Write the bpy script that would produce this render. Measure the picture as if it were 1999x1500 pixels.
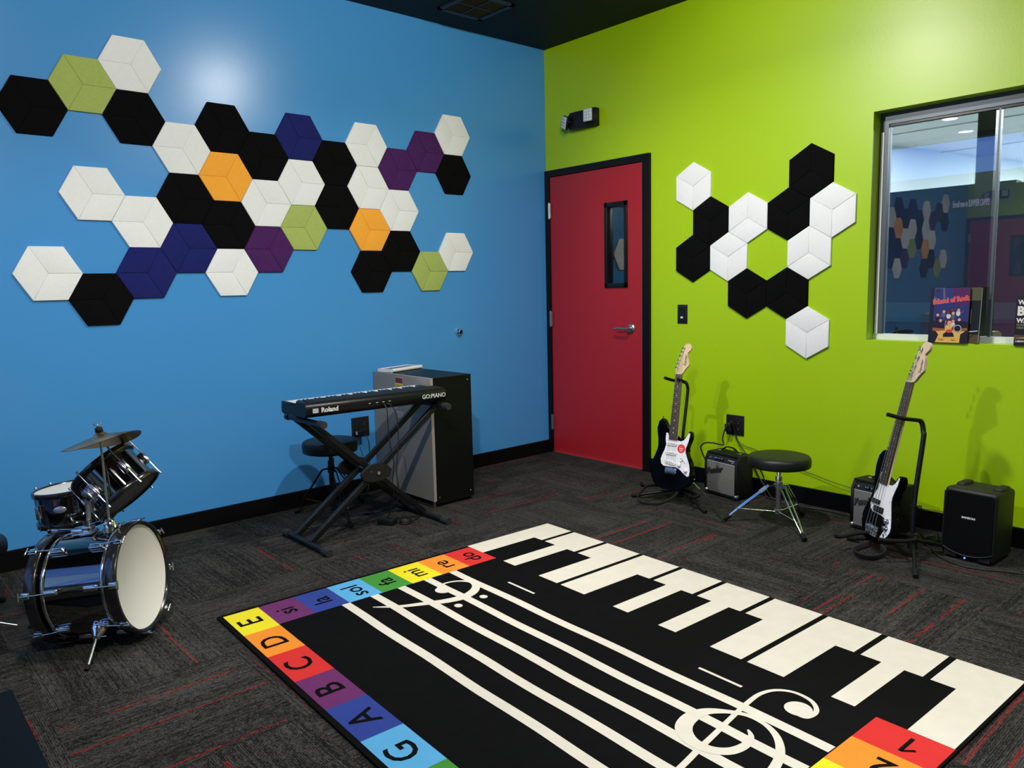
import bpy, bmesh, math, random
from mathutils import Vector, Matrix
random.seed(7)
PI = math.pi
C = bpy.context.scene.collection
S = bpy.context.scene
for o in list(bpy.data.objects):
    bpy.data.objects.remove(o)

# ------------------------------------------------------------------ camera
ROOM_H = 3.082
yaw, pit, rol = 0.8482, -0.1266, -0.0232
f_ = Vector((math.cos(yaw)*math.cos(pit), math.sin(yaw)*math.cos(pit), math.sin(pit)))
r0 = Vector((math.sin(yaw), -math.cos(yaw), 0)); u0 = r0.cross(f_)
r_ = r0*math.cos(rol)+u0*math.sin(rol); u_ = -r0*math.sin(rol)+u0*math.cos(rol)
cam = bpy.data.cameras.new('camera'); co = bpy.data.objects.new('camera', cam); C.objects.link(co)
M = Matrix((r_, u_, -f_)).transposed().to_4x4(); M.translation = Vector((-4.2525, -4.3712, 1.3271))
co.matrix_world = M
cam.sensor_width = 36; cam.lens = 36*1507.3/1999; cam.clip_start = .02
S.camera = co

# ------------------------------------------------------------------ world, lights, exposure
def lin(c):
    return tuple((x/12.92 if x <= .04045 else ((x+.055)/1.055)**2.4) for x in c)
def h(s):
    return lin(tuple(int(s[i:i+2], 16)/255 for i in (0, 2, 4)))
W = bpy.data.worlds.new('world'); S.world = W; W.use_nodes = True
bg = W.node_tree.nodes['Background']; bg.inputs[0].default_value = (.14, .31, .95, 1); bg.inputs[1].default_value = 2.3
S.view_settings.view_transform = 'Standard'; S.view_settings.look = 'None'
S.view_settings.exposure = 0.0; S.view_settings.gamma = 1; S.view_settings.use_curve_mapping = False
LAMP_SPOTS = [(-1.65, -2.15, 38), (-3.4, -1.5, 14), (-3.5, -4.1, 18), (-1.55, -4.3, 22), (-3.5, -6.1, 14), (-1.55, -6.1, 14)]  # first two read off highlights and shadows, the others added as fill
def area(name, loc, power, size, color=(1, .975, .93), rot=(0, 0, 0), spread=None):
    l = bpy.data.lights.new(name, 'AREA'); l.shape = 'DISK'; l.size = size; l.energy = power; l.color = color
    if spread: l.spread = spread
    o = bpy.data.objects.new(name, l); C.objects.link(o); o.location = loc; o.rotation_euler = rot
    return o
for x, y, p in LAMP_SPOTS:
    area('downlight_lamp', (x, y, ROOM_H-.03), p, .13, spread=math.radians(150 if p == 38 else 115))
def bulb(name, loc, power, r, aim=None, cone=110, blend=.6, color=(1, .975, .93)):
    l = bpy.data.lights.new(name, 'SPOT' if aim else 'POINT'); l.energy = power; l.shadow_soft_size = r; l.color = color
    o = bpy.data.objects.new(name, l); C.objects.link(o); o.location = loc
    if aim:
        l.spot_size = math.radians(cone); l.spot_blend = blend
        o.rotation_euler = (Vector(aim)-Vector(loc)).to_track_quat('-Z', 'Y').to_euler()
bulb('added_spill_lamp', (-1.65, -2.15, ROOM_H-.07), 56, .055)  # no globe here: point light added so the wall tops get spill
bulb('added_spill_lamp', (-1.55, -4.3, ROOM_H-.07), 20, .055)  # second added point light, fill for the unseen end of the room
bulb('wall_spot_lamp', (-3.4, -1.5, ROOM_H-.06), 150, .045, (-.2, -2.7, .7), 92)
bulb('wall_spot_lamp', (-4.24, -3.9, ROOM_H-.06), 300, .045, (-2.45, 0, 1.35), 80)  # spot added to brighten the blue wall, placed to keep its glare off-screen
for x, y, p in ((3.62, -1.58, 110), (3.4, -4.4, 420), (6.9, -2.9, 360), (1.3, -4.6, 200)):  # first matches the visible downlight; the rest added out of view for brightness
    area('lobby_lamp', (x, y, 2.742), p, .10 if p == 110 else .5, color=(.93, .98, 1))

# ------------------------------------------------------------------ node helpers
class NT:
    def __init__(s, name):
        s.m = bpy.data.materials.new(name); s.m.use_nodes = True; s.t = s.m.node_tree; s.b = s.t.nodes['Principled BSDF']
        s.out = s.t.nodes['Material Output']
    def n(s, ty, **k):
        nd = s.t.nodes.new(ty)
        for a, v in k.items(): setattr(nd, a, v)
        return nd
    def set(s, sock, v):
        if isinstance(v, bpy.types.NodeSocket): s.t.links.new(v, sock)
        elif v is not None: sock.default_value = v
    def math(s, op, a, b=None, c=None, clamp=False):
        nd = s.n('ShaderNodeMath', operation=op, use_clamp=clamp)
        s.set(nd.inputs[0], a); s.set(nd.inputs[1], b); s.set(nd.inputs[2], c)
        return nd.outputs[0]
    def mix(s, fac, a, b, ty='RGBA', blend='MIX'):
        nd = s.n('ShaderNodeMix', data_type=ty)
        if ty == 'RGBA':
            nd.blend_type = blend; i, j, o = 6, 7, 2
        else: i, j, o = 2, 3, 0
        s.set(nd.inputs[0], fac); s.set(nd.inputs[i], a); s.set(nd.inputs[j], b)
        return nd.outputs[o]
    def noise(s, vec, scale, detail=3, rough=.5, dim='3D'):
        nd = s.n('ShaderNodeTexNoise', noise_dimensions=dim); s.set(nd.inputs['Vector'], vec)
        nd.inputs['Scale'].default_value = scale; nd.inputs['Detail'].default_value = detail; nd.inputs['Roughness'].default_value = rough
        return nd.outputs[0]
    def obj(s):
        return s.n('ShaderNodeTexCoord').outputs['Object']
    def comb(s, x, y, z):
        nd = s.n('ShaderNodeCombineXYZ'); s.set(nd.inputs[0], x); s.set(nd.inputs[1], y); s.set(nd.inputs[2], z); return nd.outputs[0]
    def bump(s, hgt, strength, dist):
        nd = s.n('ShaderNodeBump'); nd.inputs['Strength'].default_value = strength; nd.inputs['Distance'].default_value = dist
        s.set(nd.inputs['Height'], hgt); s.t.links.new(nd.outputs[0], s.b.inputs['Normal'])
def c4(c): return (c[0], c[1], c[2], 1)
MATS = {}
def pm(name, col, rough=.5, metal=0, spec=.5, coat=0, emit=None, es=1, bump=None, var=0, sheen=0, vscale=40):
    if name in MATS: return MATS[name]
    t = NT(name); b = t.b
    col = h(col) if isinstance(col, str) else col
    b.inputs['Base Color'].default_value = c4(col); b.inputs['Roughness'].default_value = rough
    b.inputs['Metallic'].default_value = metal; b.inputs['Specular IOR Level'].default_value = spec
    b.inputs['Coat Weight'].default_value = coat; b.inputs['Coat Roughness'].default_value = .04
    b.inputs['Sheen Weight'].default_value = sheen
    if emit:
        b.inputs['Emission Color'].default_value = c4(h(emit)); b.inputs['Emission Strength'].default_value = es
    if var:
        nz = t.noise(t.obj(), vscale, 4, .6)
        lo = tuple(x*(1-var) for x in col); hi = tuple(min(1, x*(1+var)) for x in col)
        t.set(b.inputs['Base Color'], t.mix(nz, c4(lo), c4(hi)))
    if bump:
        t.bump(t.noise(t.obj(), bump[0], 3, .55), bump[1], bump[2])
    MATS[name] = t.m
    return t.m

# ------------------------------------------------------------------ mesh builder
class MB:
    def __init__(s): s.v = []; s.f = []; s.mi = []; s.sm = []; s.M = Matrix.Identity(4)
    def add(s, vs, fs, mi=0, smooth=False, M=None):
        T = s.M @ M if M is not None else s.M
        b = len(s.v); s.v += [tuple(T @ Vector(p)) for p in vs]
        for f in fs: s.f.append([b+i for i in f]); s.mi.append(mi); s.sm.append(smooth)
        return s
    def box(s, c, d, mi=0, M=None, bev=0):
        x, y, z = (k/2 for k in d)
        if bev:
            bm = bmesh.new(); bmesh.ops.create_cube(bm, size=1)
            for v in bm.verts: v.co = Vector((v.co.x*d[0]+c[0], v.co.y*d[1]+c[1], v.co.z*d[2]+c[2]))
            bmesh.ops.bevel(bm, geom=list(bm.edges), offset=bev, segments=3, profile=.5, affect='EDGES')
            bm.verts.index_update()
            vs = [tuple(v.co) for v in bm.verts]; fs = [[v.index for v in f.verts] for f in bm.faces]; bm.free()
            return s.add(vs, fs, mi, True, M)
        vs = [(c[0]+i*x, c[1]+j*y, c[2]+k*z) for i in (-1, 1) for j in (-1, 1) for k in (-1, 1)]
        return s.add(vs, [(0, 1, 3, 2), (4, 6, 7, 5), (0, 4, 5, 1), (2, 3, 7, 6), (0, 2, 6, 4), (1, 5, 7, 3)], mi, False, M)
    def lim(s, a, b, mi=0, M=None, bev=0):
        return s.box([(a[i]+b[i])/2 for i in range(3)], [abs(b[i]-a[i]) for i in range(3)], mi, M, bev)
    def tube(s, pts, r, n=12, mi=0, M=None, caps=True, smooth=True, flat=None):
        pts = [Vector(p) for p in pts]; rs = r if isinstance(r, (list, tuple)) else [r]*len(pts)
        vs = []; fs = []; t0 = None; nx = None
        for i, p in enumerate(pts):
            t = ((pts[min(i+1, len(pts)-1)]-pts[max(i-1, 0)])).normalized()
            if nx is None:
                a = Vector((0, 0, 1)) if abs(t.z) < .9 else Vector((1, 0, 0)); nx = a.cross(t).normalized()
            else:
                nx = (nx - t*nx.dot(t)).normalized()
            ny = t.cross(nx)
            for k in range(n):
                a = 2*PI*k/n
                if flat: q = p+nx*math.cos(a)*rs[i]*flat[0]+ny*math.sin(a)*rs[i]*flat[1]
                else: q = p+(nx*math.cos(a)+ny*math.sin(a))*rs[i]
                vs.append(tuple(q))
        m = len(pts)
        for i in range(m-1):
            for k in range(n):
                fs.append((i*n+k, i*n+(k+1) % n, (i+1)*n+(k+1) % n, (i+1)*n+k))
        s.add(vs, fs, mi, smooth, M)
        if caps:
            s.add(vs[:n], [list(range(n))[::-1]], mi, False, M); s.add(vs[-n:], [list(range(n))], mi, False, M)
        return s
    def lathe(s, prof, n=32, mi=0, M=None, smooth=True):
        vs = []; fs = []
        for r, z in prof:
            for k in range(n):
                a = 2*PI*k/n; vs.append((r*math.cos(a), r*math.sin(a), z))
        for i in range(len(prof)-1):
            for k in range(n):
                fs.append((i*n+k, i*n+(k+1) % n, (i+1)*n+(k+1) % n, (i+1)*n+k))
        return s.add(vs, fs, mi, smooth, M)
    def disc(s, r, z, n=32, mi=0, M=None):
        return s.add([(r*math.cos(2*PI*k/n), r*math.sin(2*PI*k/n), z) for k in range(n)], [list(range(n))], mi, False, M)
    def prism(s, pts, z0, z1, mi=0, M=None, bev=0, smooth=False):
        n = len(pts)
        if bev:
            bm = bmesh.new(); a = [bm.verts.new((p[0], p[1], z0)) for p in pts]; b = [bm.verts.new((p[0], p[1], z1)) for p in pts]
            bm.faces.new(a[::-1]); bm.faces.new(b)
            for i in range(n): bm.faces.new((a[i], a[(i+1) % n], b[(i+1) % n], b[i]))
            ed = [e for e in bm.edges if abs(e.verts[0].co.z-e.verts[1].co.z) < 1e-9]
            bmesh.ops.bevel(bm, geom=ed, offset=bev, segments=3, profile=.5, affect='EDGES')
            bmesh.ops.recalc_face_normals(bm, faces=bm.faces)
            bm.verts.index_update()
            vs = [tuple(v.co) for v in bm.verts]; fs = [[v.index for v in f.verts] for f in bm.faces]; bm.free()
            b0 = len(s.f); s.add(vs, fs, mi, True, M)
            for i in range(b0, len(s.f)):
                if len(s.f[i]) > 6: s.sm[i] = False
            return s
        vs = [(p[0], p[1], z0) for p in pts]+[(p[0], p[1], z1) for p in pts]
        s.add(vs, [list(range(n))[::-1], list(range(n, 2*n))], mi, False, M)
        return s.add(vs, [(i, (i+1) % n, n+(i+1) % n, n+i) for i in range(n)], mi, smooth, M)
    def ball(s, c, r, mi=0, M=None, n=14, sc=(1, 1, 1)):
        T = Matrix.Translation(c) @ Matrix.Diagonal((*sc, 1))
        if M is not None: T = M @ T
        return s.lathe([(max(r*math.sin(PI*i/8), 1e-5), -r*math.cos(PI*i/8)) for i in range(9)], n, mi, T)
    def text(s, body, size, M, mi=0, depth=.0004, shear=0, align='CENTER', bold=0, sx=1):
        cu = bpy.data.curves.new('lettering', 'FONT'); cu.body = body; cu.size = size; cu.extrude = depth; cu.shear = shear
        cu.align_x = align; cu.align_y = 'CENTER'; cu.offset = bold; cu.resolution_u = 3
        o = bpy.data.objects.new('lettering', cu); C.objects.link(o)
        dg = bpy.context.evaluated_depsgraph_get(); me = o.evaluated_get(dg).to_mesh()
        s.add([(v.co.x*sx, v.co.y, v.co.z) for v in me.vertices], [list(p.vertices) for p in me.polygons], mi, False, M)
        o.evaluated_get(dg).to_mesh_clear(); bpy.data.objects.remove(o); bpy.data.curves.remove(cu)
        return s
    def ribbon(s, pts, w, z, mi=0, M=None, sub=6):
        P, Wd = smooth_path(pts, w, sub); L = []; R = []
        for i, p in enumerate(P):
            a = P[max(i-1, 0)]; b = P[min(i+1, len(P)-1)]; dx, dy = b[0]-a[0], b[1]-a[1]; l = math.hypot(dx, dy) or 1
            nx, ny = -dy/l*Wd[i]/2, dx/l*Wd[i]/2
            L.append((p[0]+nx, p[1]+ny, z)); R.append((p[0]-nx, p[1]-ny, z))
        n = len(P)
        return s.add(L+R, [(i, i+1, n+i+1, n+i) for i in range(n-1)], mi, False, M)
    def build(s, name, mats, parent=None):
        mats = mats if isinstance(mats, (list, tuple)) else [mats]
        me = bpy.data.meshes.new(name)
        vs = s.v
        if parent is not None and parent.name in WM:
            I = WM[parent.name].inverted()
            if s.world: vs = [tuple(I @ Vector(v)) for v in vs]
        me.from_pydata(vs, [], s.f)
        for m in mats: me.materials.append(m)
        me.polygons.foreach_set('material_index', s.mi); me.polygons.foreach_set('use_smooth', s.sm)
        me.update()
        o = bpy.data.objects.new(name, me); C.objects.link(o)
        if parent is not None:
            o.parent = parent; WM[o.name] = WM[parent.name]
        else: WM[o.name] = Matrix.Identity(4)
        return o
    world = False
WM = {}
def WB():
    m = MB(); m.world = True; return m
def smooth_path(pts, w=None, sub=6):
    n = len(pts); out = []; ow = []
    d = len(pts[0])
    for i in range(n-1):
        p0, p1, p2, p3 = pts[max(i-1, 0)], pts[i], pts[i+1], pts[min(i+2, n-1)]
        for k in range(sub):
            t = k/sub
            out.append(tuple(.5*((2*p1[j])+(-p0[j]+p2[j])*t+(2*p0[j]-5*p1[j]+4*p2[j]-p3[j])*t*t+(-p0[j]+3*p1[j]-3*p2[j]+p3[j])*t**3) for j in range(d)))
            if w: ow.append(w[i]*(1-t)+w[i+1]*t)
    out.append(tuple(pts[-1]))
    if w: ow.append(w[-1]); return out, ow
    return out
def tag(o, label=None, cat=None, group=None, kind=None):
    if label: o['label'] = label
    if cat: o['category'] = cat
    if group: o['group'] = group
    if kind: o['kind'] = kind
    return o
def thing(name, loc, rz=0, label=None, cat=None, group=None, M=None, kind=None):
    o = bpy.data.objects.new(name, None); C.objects.link(o); o.empty_display_size = .05
    T = M if M is not None else Matrix.Translation(loc) @ Matrix.Rotation(rz, 4, 'Z')
    o.matrix_world = T; WM[o.name] = T
    return tag(o, label, cat, group, kind)
def basis(o, x, y, z):
    m = Matrix((Vector(x), Vector(y), Vector(z))).transposed().to_4x4(); m.translation = Vector(o); return m
def copy_tree(o, parent=None):
    c = o.copy(); C.objects.link(c); c.parent = parent
    for ch in o.children: copy_tree(ch, c)
    return c

# ------------------------------------------------------------------ materials
chrome = pm('chrome', (.92, .93, .95), .10, 1)
satin = pm('satin_steel', (.5, .5, .49), .32, 1)
blk = pm('black_plastic', (.006, .006, .0065), .45, spec=.3, bump=(300, .15, .0005))
blkm = pm('black_metal', (.004, .0042, .005), .3, spec=.35)
rubber = pm('black_rubber', (.006, .006, .006), .75, spec=.2)
gloss = pm('black_gloss', (.0012, .0012, .0016), .10, spec=.16)
white_pl = pm('white_plastic', (.72, .72, .73), .35)
felt = {
    'white': pm('white_felt', (.80, .82, .81), .95, var=.05, bump=(260, .25, .001), sheen=.1, vscale=60),
    'black': pm('black_felt', (.0030, .0031, .0034), .95, var=.2, bump=(260, .25, .001), spec=.08),
    'orange': pm('orange_felt', (.92, .39, .035), .95, var=.06, bump=(260, .25, .001), vscale=60),
    'navy': pm('navy_felt', (.010, .014, .115), .95, var=.3, bump=(260, .25, .001), spec=.2, vscale=60),
    'purple': pm('purple_felt', (.060, .014, .095), .95, var=.3, bump=(260, .25, .001), spec=.2, vscale=60),
    'olive': pm('olive_green_felt', (.36, .45, .11), .95, var=.13, bump=(260, .25, .001), vscale=60)}
def wall_paint(name, col, rough=.31):
    t = NT(name); t.b.inputs['Base Color'].default_value = c4(col); t.b.inputs['Roughness'].default_value = rough
    t.b.inputs['Specular IOR Level'].default_value = .5
    t.bump(t.noise(t.obj(), 90, 4, .6), .12, .002)
    return t.m
blue_paint = wall_paint('blue_wall_paint', (.056, .275, .620), .275)
green_paint = wall_paint('green_wall_paint', (.350, .560, .0008), .37)
dark_paint = wall_paint('dark_wall_paint', (.03, .035, .04))
ceil_mat = pm('black_ceiling_paint', (.0016, .0040, .0065), .7, spec=.3)
base_mat = pm('black_baseboard', (.0025, .0025, .003), .45, spec=.15)
door_red = pm('red_door_paint', (.33, .011, .017), .42, bump=(60, .05, .001))

def carpet():
    t = NT('carpet_tiles'); g = t.n('ShaderNodeNewGeometry').outputs['Position']
    sp = t.n('ShaderNodeSeparateXYZ'); t.set(sp.inputs[0], g); x, y = sp.outputs[0], sp.outputs[1]
    i = t.math('FLOOR', t.math('DIVIDE', t.math('ADD', x, .25), .6)); j = t.math('FLOOR', t.math('DIVIDE', t.math('ADD', y, .42), .6))
    par = t.math('FLOORED_MODULO', t.math('ADD', i, j), 2)
    u = t.mix(par, y, x, 'FLOAT'); v = t.mix(par, x, y, 'FLOAT')
    tid = t.math('ADD', t.math('MULTIPLY', i, 7.31), t.math('MULTIPLY', j, 3.17))
    fine = t.noise(t.comb(t.math('MULTIPLY', u, 170), t.math('MULTIPLY', v, 360), tid), 1, 2, .7)
    mid = t.noise(t.comb(t.math('MULTIPLY', u, 38), t.math('MULTIPLY', v, 110), tid), 1, 4, .7)
    big = t.noise(t.comb(t.math('MULTIPLY', u, 3), t.math('MULTIPLY', v, 9), tid), 1, 2, .5)
    row = t.math('FLOOR', t.math('DIVIDE', v, .0066))
    wn = t.n('ShaderNodeTexWhiteNoise', noise_dimensions='2D'); t.set(wn.inputs['Vector'], t.comb(row, tid, 0))
    ridge = t.math('SINE', t.math('MULTIPLY', v, 2*PI/.0066))
    a = t.math('ADD', t.math('MULTIPLY', t.math('SUBTRACT', fine, .5), 3.4), t.math('MULTIPLY', t.math('SUBTRACT', mid, .5), 2.0))
    a = t.math('ADD', a, t.math('MULTIPLY', t.math('SUBTRACT', wn.outputs[0], .5), .35))
    a = t.math('ADD', a, t.math('MULTIPLY', t.math('SUBTRACT', big, .5), .9))
    a = t.math('ADD', a, t.math('MULTIPLY', ridge, .16))
    fac = t.math('ADD', a, .33, clamp=True)
    col = t.mix(fac, c4((.0022, .0021, .0020)), c4((.060, .057, .052)))
    row2 = t.math('FLOOR', t.math('DIVIDE', v, .0130))
    w2 = t.n('ShaderNodeTexWhiteNoise', noise_dimensions='2D'); t.set(w2.inputs['Vector'], t.comb(row2, t.math('ADD', tid, 11.3), 0))
    seg = t.noise(t.comb(t.math('MULTIPLY', u, 3.2), t.math('MULTIPLY', row2, 3.7), tid), 1, 1, .5)
    red = t.math('MULTIPLY', t.math('GREATER_THAN', w2.outputs[0], .970), t.math('GREATER_THAN', seg, .43))
    w3 = t.n('ShaderNodeTexWhiteNoise', noise_dimensions='2D'); t.set(w3.inputs['Vector'], t.comb(t.math('FLOOR', t.math('DIVIDE', v, .0043)), t.math('ADD', tid, 4.1), 0))
    edge = t.noise(t.comb(t.math('MULTIPLY', u, 16), t.math('MULTIPLY', v, 230), tid), 1, 3, .6)
    red = t.math('MULTIPLY', red, t.math('GREATER_THAN', t.math('ADD', t.math('MULTIPLY', w3.outputs[0], .5), edge), .62))
    red = t.math('MULTIPLY', red, t.math('MULTIPLY_ADD', t.math('ADD', fine, t.math('MULTIPLY', mid, .6)), 4.0, -2.6, clamp=True))
    col = t.mix(red, col, c4((.19, .014, .015)))
    t.set(t.b.inputs['Base Color'], col); t.b.inputs['Roughness'].default_value = .95; t.b.inputs['Specular IOR Level'].default_value = .15
    t.bump(t.math('ADD', t.math('MULTIPLY', ridge, .35), fine), .5, .003)
    return t.m
carpet_m = carpet()
def glass_mat(name, tint, ior, extra=0.0):
    t = NT(name); t.t.nodes.remove(t.b)
    fr = t.n('ShaderNodeFresnel'); fr.inputs[0].default_value = ior
    tr = t.n('ShaderNodeBsdfTransparent'); tr.inputs[0].default_value = c4(tint)
    gl = t.n('ShaderNodeBsdfGlossy'); gl.inputs['Roughness'].default_value = 0.0
    mx = t.n('ShaderNodeMixShader'); t.set(mx.inputs[0], t.math('ADD', fr.outputs[0], extra, clamp=True)); t.set(mx.inputs[1], tr.outputs[0]); t.set(mx.inputs[2], gl.outputs[0])
    t.set(t.out.inputs[0], mx.outputs[0]); return t.m
glass = glass_mat('window_glass', (.89, .93, .93), 1.5, .26)
dark_glass = glass_mat('door_glass', (.8, .85, .85), 1.5, .04)

# ------------------------------------------------------------------ room shell
XW, YS = -4.33, -7.2
def struct(name, mb, m, parent=None):
    o = mb.build(name, m, parent)
    if parent is None: o['kind'] = 'structure'
    return o
struct('floor', MB().lim((XW, YS, -.1), (0, 0, 0)), carpet_m)
struct('ceiling', MB().lim((XW, YS, ROOM_H), (.25, .25, ROOM_H+.1)), ceil_mat)
struct('wall_north', MB().lim((XW-.2, 0, -.1), (.25, .2, ROOM_H)), blue_paint)
WY0, WY1, WZ0, WZ1, WT = -2.49, -4.55, .988, 2.195, .16
e = MB()
e.lim((0, 0, 2.19), (WT, -1.012, ROOM_H)); e.lim((0, -1.012, -.1), (WT, WY0, ROOM_H))
e.lim((0, WY0, -.1), (WT, WY1, WZ0)); e.lim((0, WY0, WZ1), (WT, WY1, ROOM_H)); e.lim((0, WY1, -.1), (WT, YS, ROOM_H))
struct('wall_east', e, green_paint)
w = MB()   # west wall: a storefront window strip
WS0, WS1, WSY0, WSY1 = .22, 2.75, -.35, -5.6
w.lim((XW-.16, YS, -.1), (XW, 0, WS0)); w.lim((XW-.16, YS, WS1), (XW, 0, ROOM_H)); w.lim((XW-.16, WSY0, WS0), (XW, 0, WS1)); w.lim((XW-.16, YS, WS0), (XW, WSY1, WS1))
struct('wall_west', w, dark_paint)
struct('wall_south', MB().lim((XW-.2, YS-.2, -.1), (.25, YS, ROOM_H)), wall_paint('grey_wall_paint', (.22, .22, .22)))
struct('baseboard_north', MB().lim((XW, -.014, 0), (0, 0, .1)), base_mat)
struct('baseboard_east', MB().lim((-.014, -1.015, 0), (0, YS, .1)), base_mat)
struct('baseboard_west', MB().lim((XW, YS, 0), (XW+.014, -.015, .1)), base_mat)
# west window
wd = thing('window_2', (XW-.08, -3, WS0), kind='structure')
fm = WB()
fm.lim((XW-.11, WSY0, WS0), (XW-.02, WSY1, WS0+.05)); fm.lim((XW-.11, WSY0, WS1-.05), (XW-.02, WSY1, WS1))
for yy in (WSY0, -2.62, -4.35, WSY1+.05): fm.lim((XW-.11, yy, WS0+.05), (XW-.02, yy-.05, WS1-.05))
fm.build('window_frame', blkm, wd)
WB().lim((XW-.046, WSY0-.05, WS0+.05), (XW-.040, WSY1+.05, WS1-.05)).build('window_pane', glass, wd)
struct('street_ground', MB().lim((-60, -60, -.3), (XW-.16, 40, -.12)), pm('asphalt', (.05, .045, .055), .8))
struct('building_across_street', MB().lim((-26, -45, -.2), (-22, 34, 4.4)).lim((-21.9, -45, -.2), (-21.5, 34, .5), 1), [pm('dusky_facade', (.10, .085, .115), .8), pm('pale_kerb', (.35, .38, .25), .8)])
m = MB(); m.text('Enroll now in SUMMER CAMPS!', .095, basis((XW-.036, -1.48, 2.05), (0, -1, 0), (0, 0, 1), (-1, 0, 0)), 0, 0, 0, bold=.001, sx=.27)
tag(m.build('window_lettering', pm('pale_violet_vinyl', (.55, .55, .85), .5)), 'pale violet summer camps lettering, seen mirrored in the dark glass of the lobby window', 'lettering')
# north door opening side: corridor box behind the door and lobby behind the window
struct('wall_corridor', MB().lim((.55, .25, -.1), (.6, -1.6, ROOM_H)), dark_paint)

# ------------------------------------------------------------------ door
d = thing('door_1', (0, -.5, 0), kind='structure')
fr = WB()
fr.lim((-.022, -.004, 0), (.14, -.05, 2.19)); fr.lim((-.022, -.953, 0), (.14, -1.014, 2.19)); fr.lim((-.0215, -.051, 2.142), (.14, -.952, 2.19))
fr.lim((.03, -.05, 0), (.06, -.065, 2.14)); fr.lim((.03, -.94, 0), (.06, -.953, 2.14))
fr.build('door_frame', pm('black_door_frame', (.004, .004, .005), .4, spec=.2, bump=(40, .1, .001)), d)
lf = WB(); ly0, ly1, lz0, lz1 = -.632, -.795, 1.325, 1.868
X0, X1 = -.012, .03
lf.lim((X0, -.053, .012), (X1, ly0, 2.138)); lf.lim((X0, ly1, .012), (X1, -.950, 2.138)); lf.lim((X0, ly0, .012), (X1, ly1, lz0)); lf.lim((X0, ly0, lz1), (X1, ly1, 2.138))
leaf = lf.build('door_leaf', door_red, d)
vf = WB(); o0, o1, p0, p1 = -.609, -.817, 1.297, 1.897
for a, b in (((-.024, o0, p0), (.02, ly0-.004, p1)), ((-.024, ly1+.004, p0), (.02, o1, p1)), ((-.024, o0, p0), (.02, o1, lz0+.004)), ((-.024, o0, lz1-.004), (.02, o1, p1))): vf.lim(a, b, bev=.002)
vf.build('window_frame', blkm, leaf)
WB().lim((.006, ly0, lz0), (.011, ly1, lz1)).build('window_pane', dark_glass, leaf)
hd = WB(); T = basis((-.012, -.849, 1.01), (0, 1, 0), (0, 0, 1), (-1, 0, 0))
hd.lathe([(.0001, .014), (.018, .014), (.031, .010), (.034, 0)], 28, 0, T)
hd.tube([T @ Vector(p) for p in ((0, 0, .01), (0, 0, .05))], .011, 14)
hd.tube([T @ Vector(p) for p in smooth_path([(-.006, 0, .05), (.02, 0, .056), (.07, .002, .055), (.115, -.003, .05)], None, 4)], [.011]*3+[.010]*10, 12, flat=(1, .75))
tag(hd.build('door_handle', satin, leaf), 'brushed metal lever handle')
WB().lim((-.0135, -.944, .96), (-.0118, -.951, 1.06)).build('latch_plate', satin, leaf)
for z in (1.888, 1.065, .25):
    hg = WB(); hg.tube([(-.026, -.052, z-.062), (-.026, -.052, z+.062)], .007, 12)
    for k in range(6): hg.tube([(-.026, -.052, z-.06+.024*k-.0008), (-.026, -.052, z-.06+.024*k+.0008)], .0078, 12)
    hg.lim((-.0225, -.035, z-.055), (-.0215, -.068, z+.055)); hg.build('hinge', satin, d)
WB().lim((-.035, -.05, 0), (.06, -.953, .012)).build('threshold', satin, d)

# ------------------------------------------------------------------ east window and lobby beyond
wf = thing('window_1', (.1, -3.4, WZ0), kind='structure')
alu = pm('grey_aluminium', (.085, .105, .13), .4, .3)
g = WB()
g.lim((.085, WY0, WZ0), (.13, WY1, WZ0+.03), 1); g.lim((.085, WY0, WZ1-.06), (.13, WY1, WZ1)); g.lim((.092, WY0-.045, WZ1-.072), (.125, WY1, WZ1-.06), 2)
g.lim((.085, WY0, WZ0+.03), (.13, WY0-.045, WZ1-.06)); g.lim((.085, WY1+.045, WZ0+.03), (.13, WY1, WZ1-.06))
g.lim((.080, WY0-.008, WZ0+.03), (.0855, WY0-.024, WZ1-.10), 1); g.lim((.090, -3.052, WZ0+.03), (.120, -3.062, WZ1-.072), 3)  # jamb strip is white to paint in lobby light on a shade track
g.build('window_frame', [alu, pm('white_trim_lit_strip', (.72, .74, .72), .4), blkm, pm('dark_aluminium', (.10, .12, .13), .4, .5)], wf)
WB().lim((.102, WY0-.045, WZ0+.03), (.108, WY1+.045, WZ1-.06)).build('window_pane', glass, wf)
LZ = 2.75
lob = MB(); lob.lim((WT, .25, LZ), (9.2, -8, LZ+.1))
for xx in (3.1, 3.95, 5.6): lob.lim((xx, .25, LZ-.012), (xx+.10, -8, LZ))
struct('ceiling_lobby', lob, pm('white_ceiling', (.62, .64, .63), .8, bump=(14, .3, .01)))
struct('floor_lobby', MB().lim((WT, .25, -.1), (9.2, -8, 0)), pm('grey_tile', (.16, .18, .20), .4))
struct('wall_lobby_far', MB().lim((9.0, .25, -.1), (9.2, -8, LZ)).lim((5.15, -1.76, -.1), (5.3, -8, LZ)), pm('white_lobby_paint', (.68, .74, .73), .7, bump=(5, .8, .05)))
struct('wall_lobby_north', MB().prism([(WT+.001, .23), (9, -1.45), (9, -1.30), (WT+.001, .249)], -.1, LZ), pm('smooth_white_paint', (.70, .76, .75), .7))
struct('wall_lobby_low', MB().lim((2.0, -.13, -.1), (2.12, -2.60, 1.975)).lim((2.0, -2.6, -.1), (2.12, -8, 1.955)), pm('dark_partition', (.018, .022, .030), .6))
struct('trim_lobby_column', MB().lim((.45, -2.844, 0), (.50, -2.930, LZ)), pm('black_column', (.012, .013, .015), .3))
rl = thing('handrail', (.95, -2.6, 0), label='black metal handrail seen through the window behind the books', cat='railing')
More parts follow.
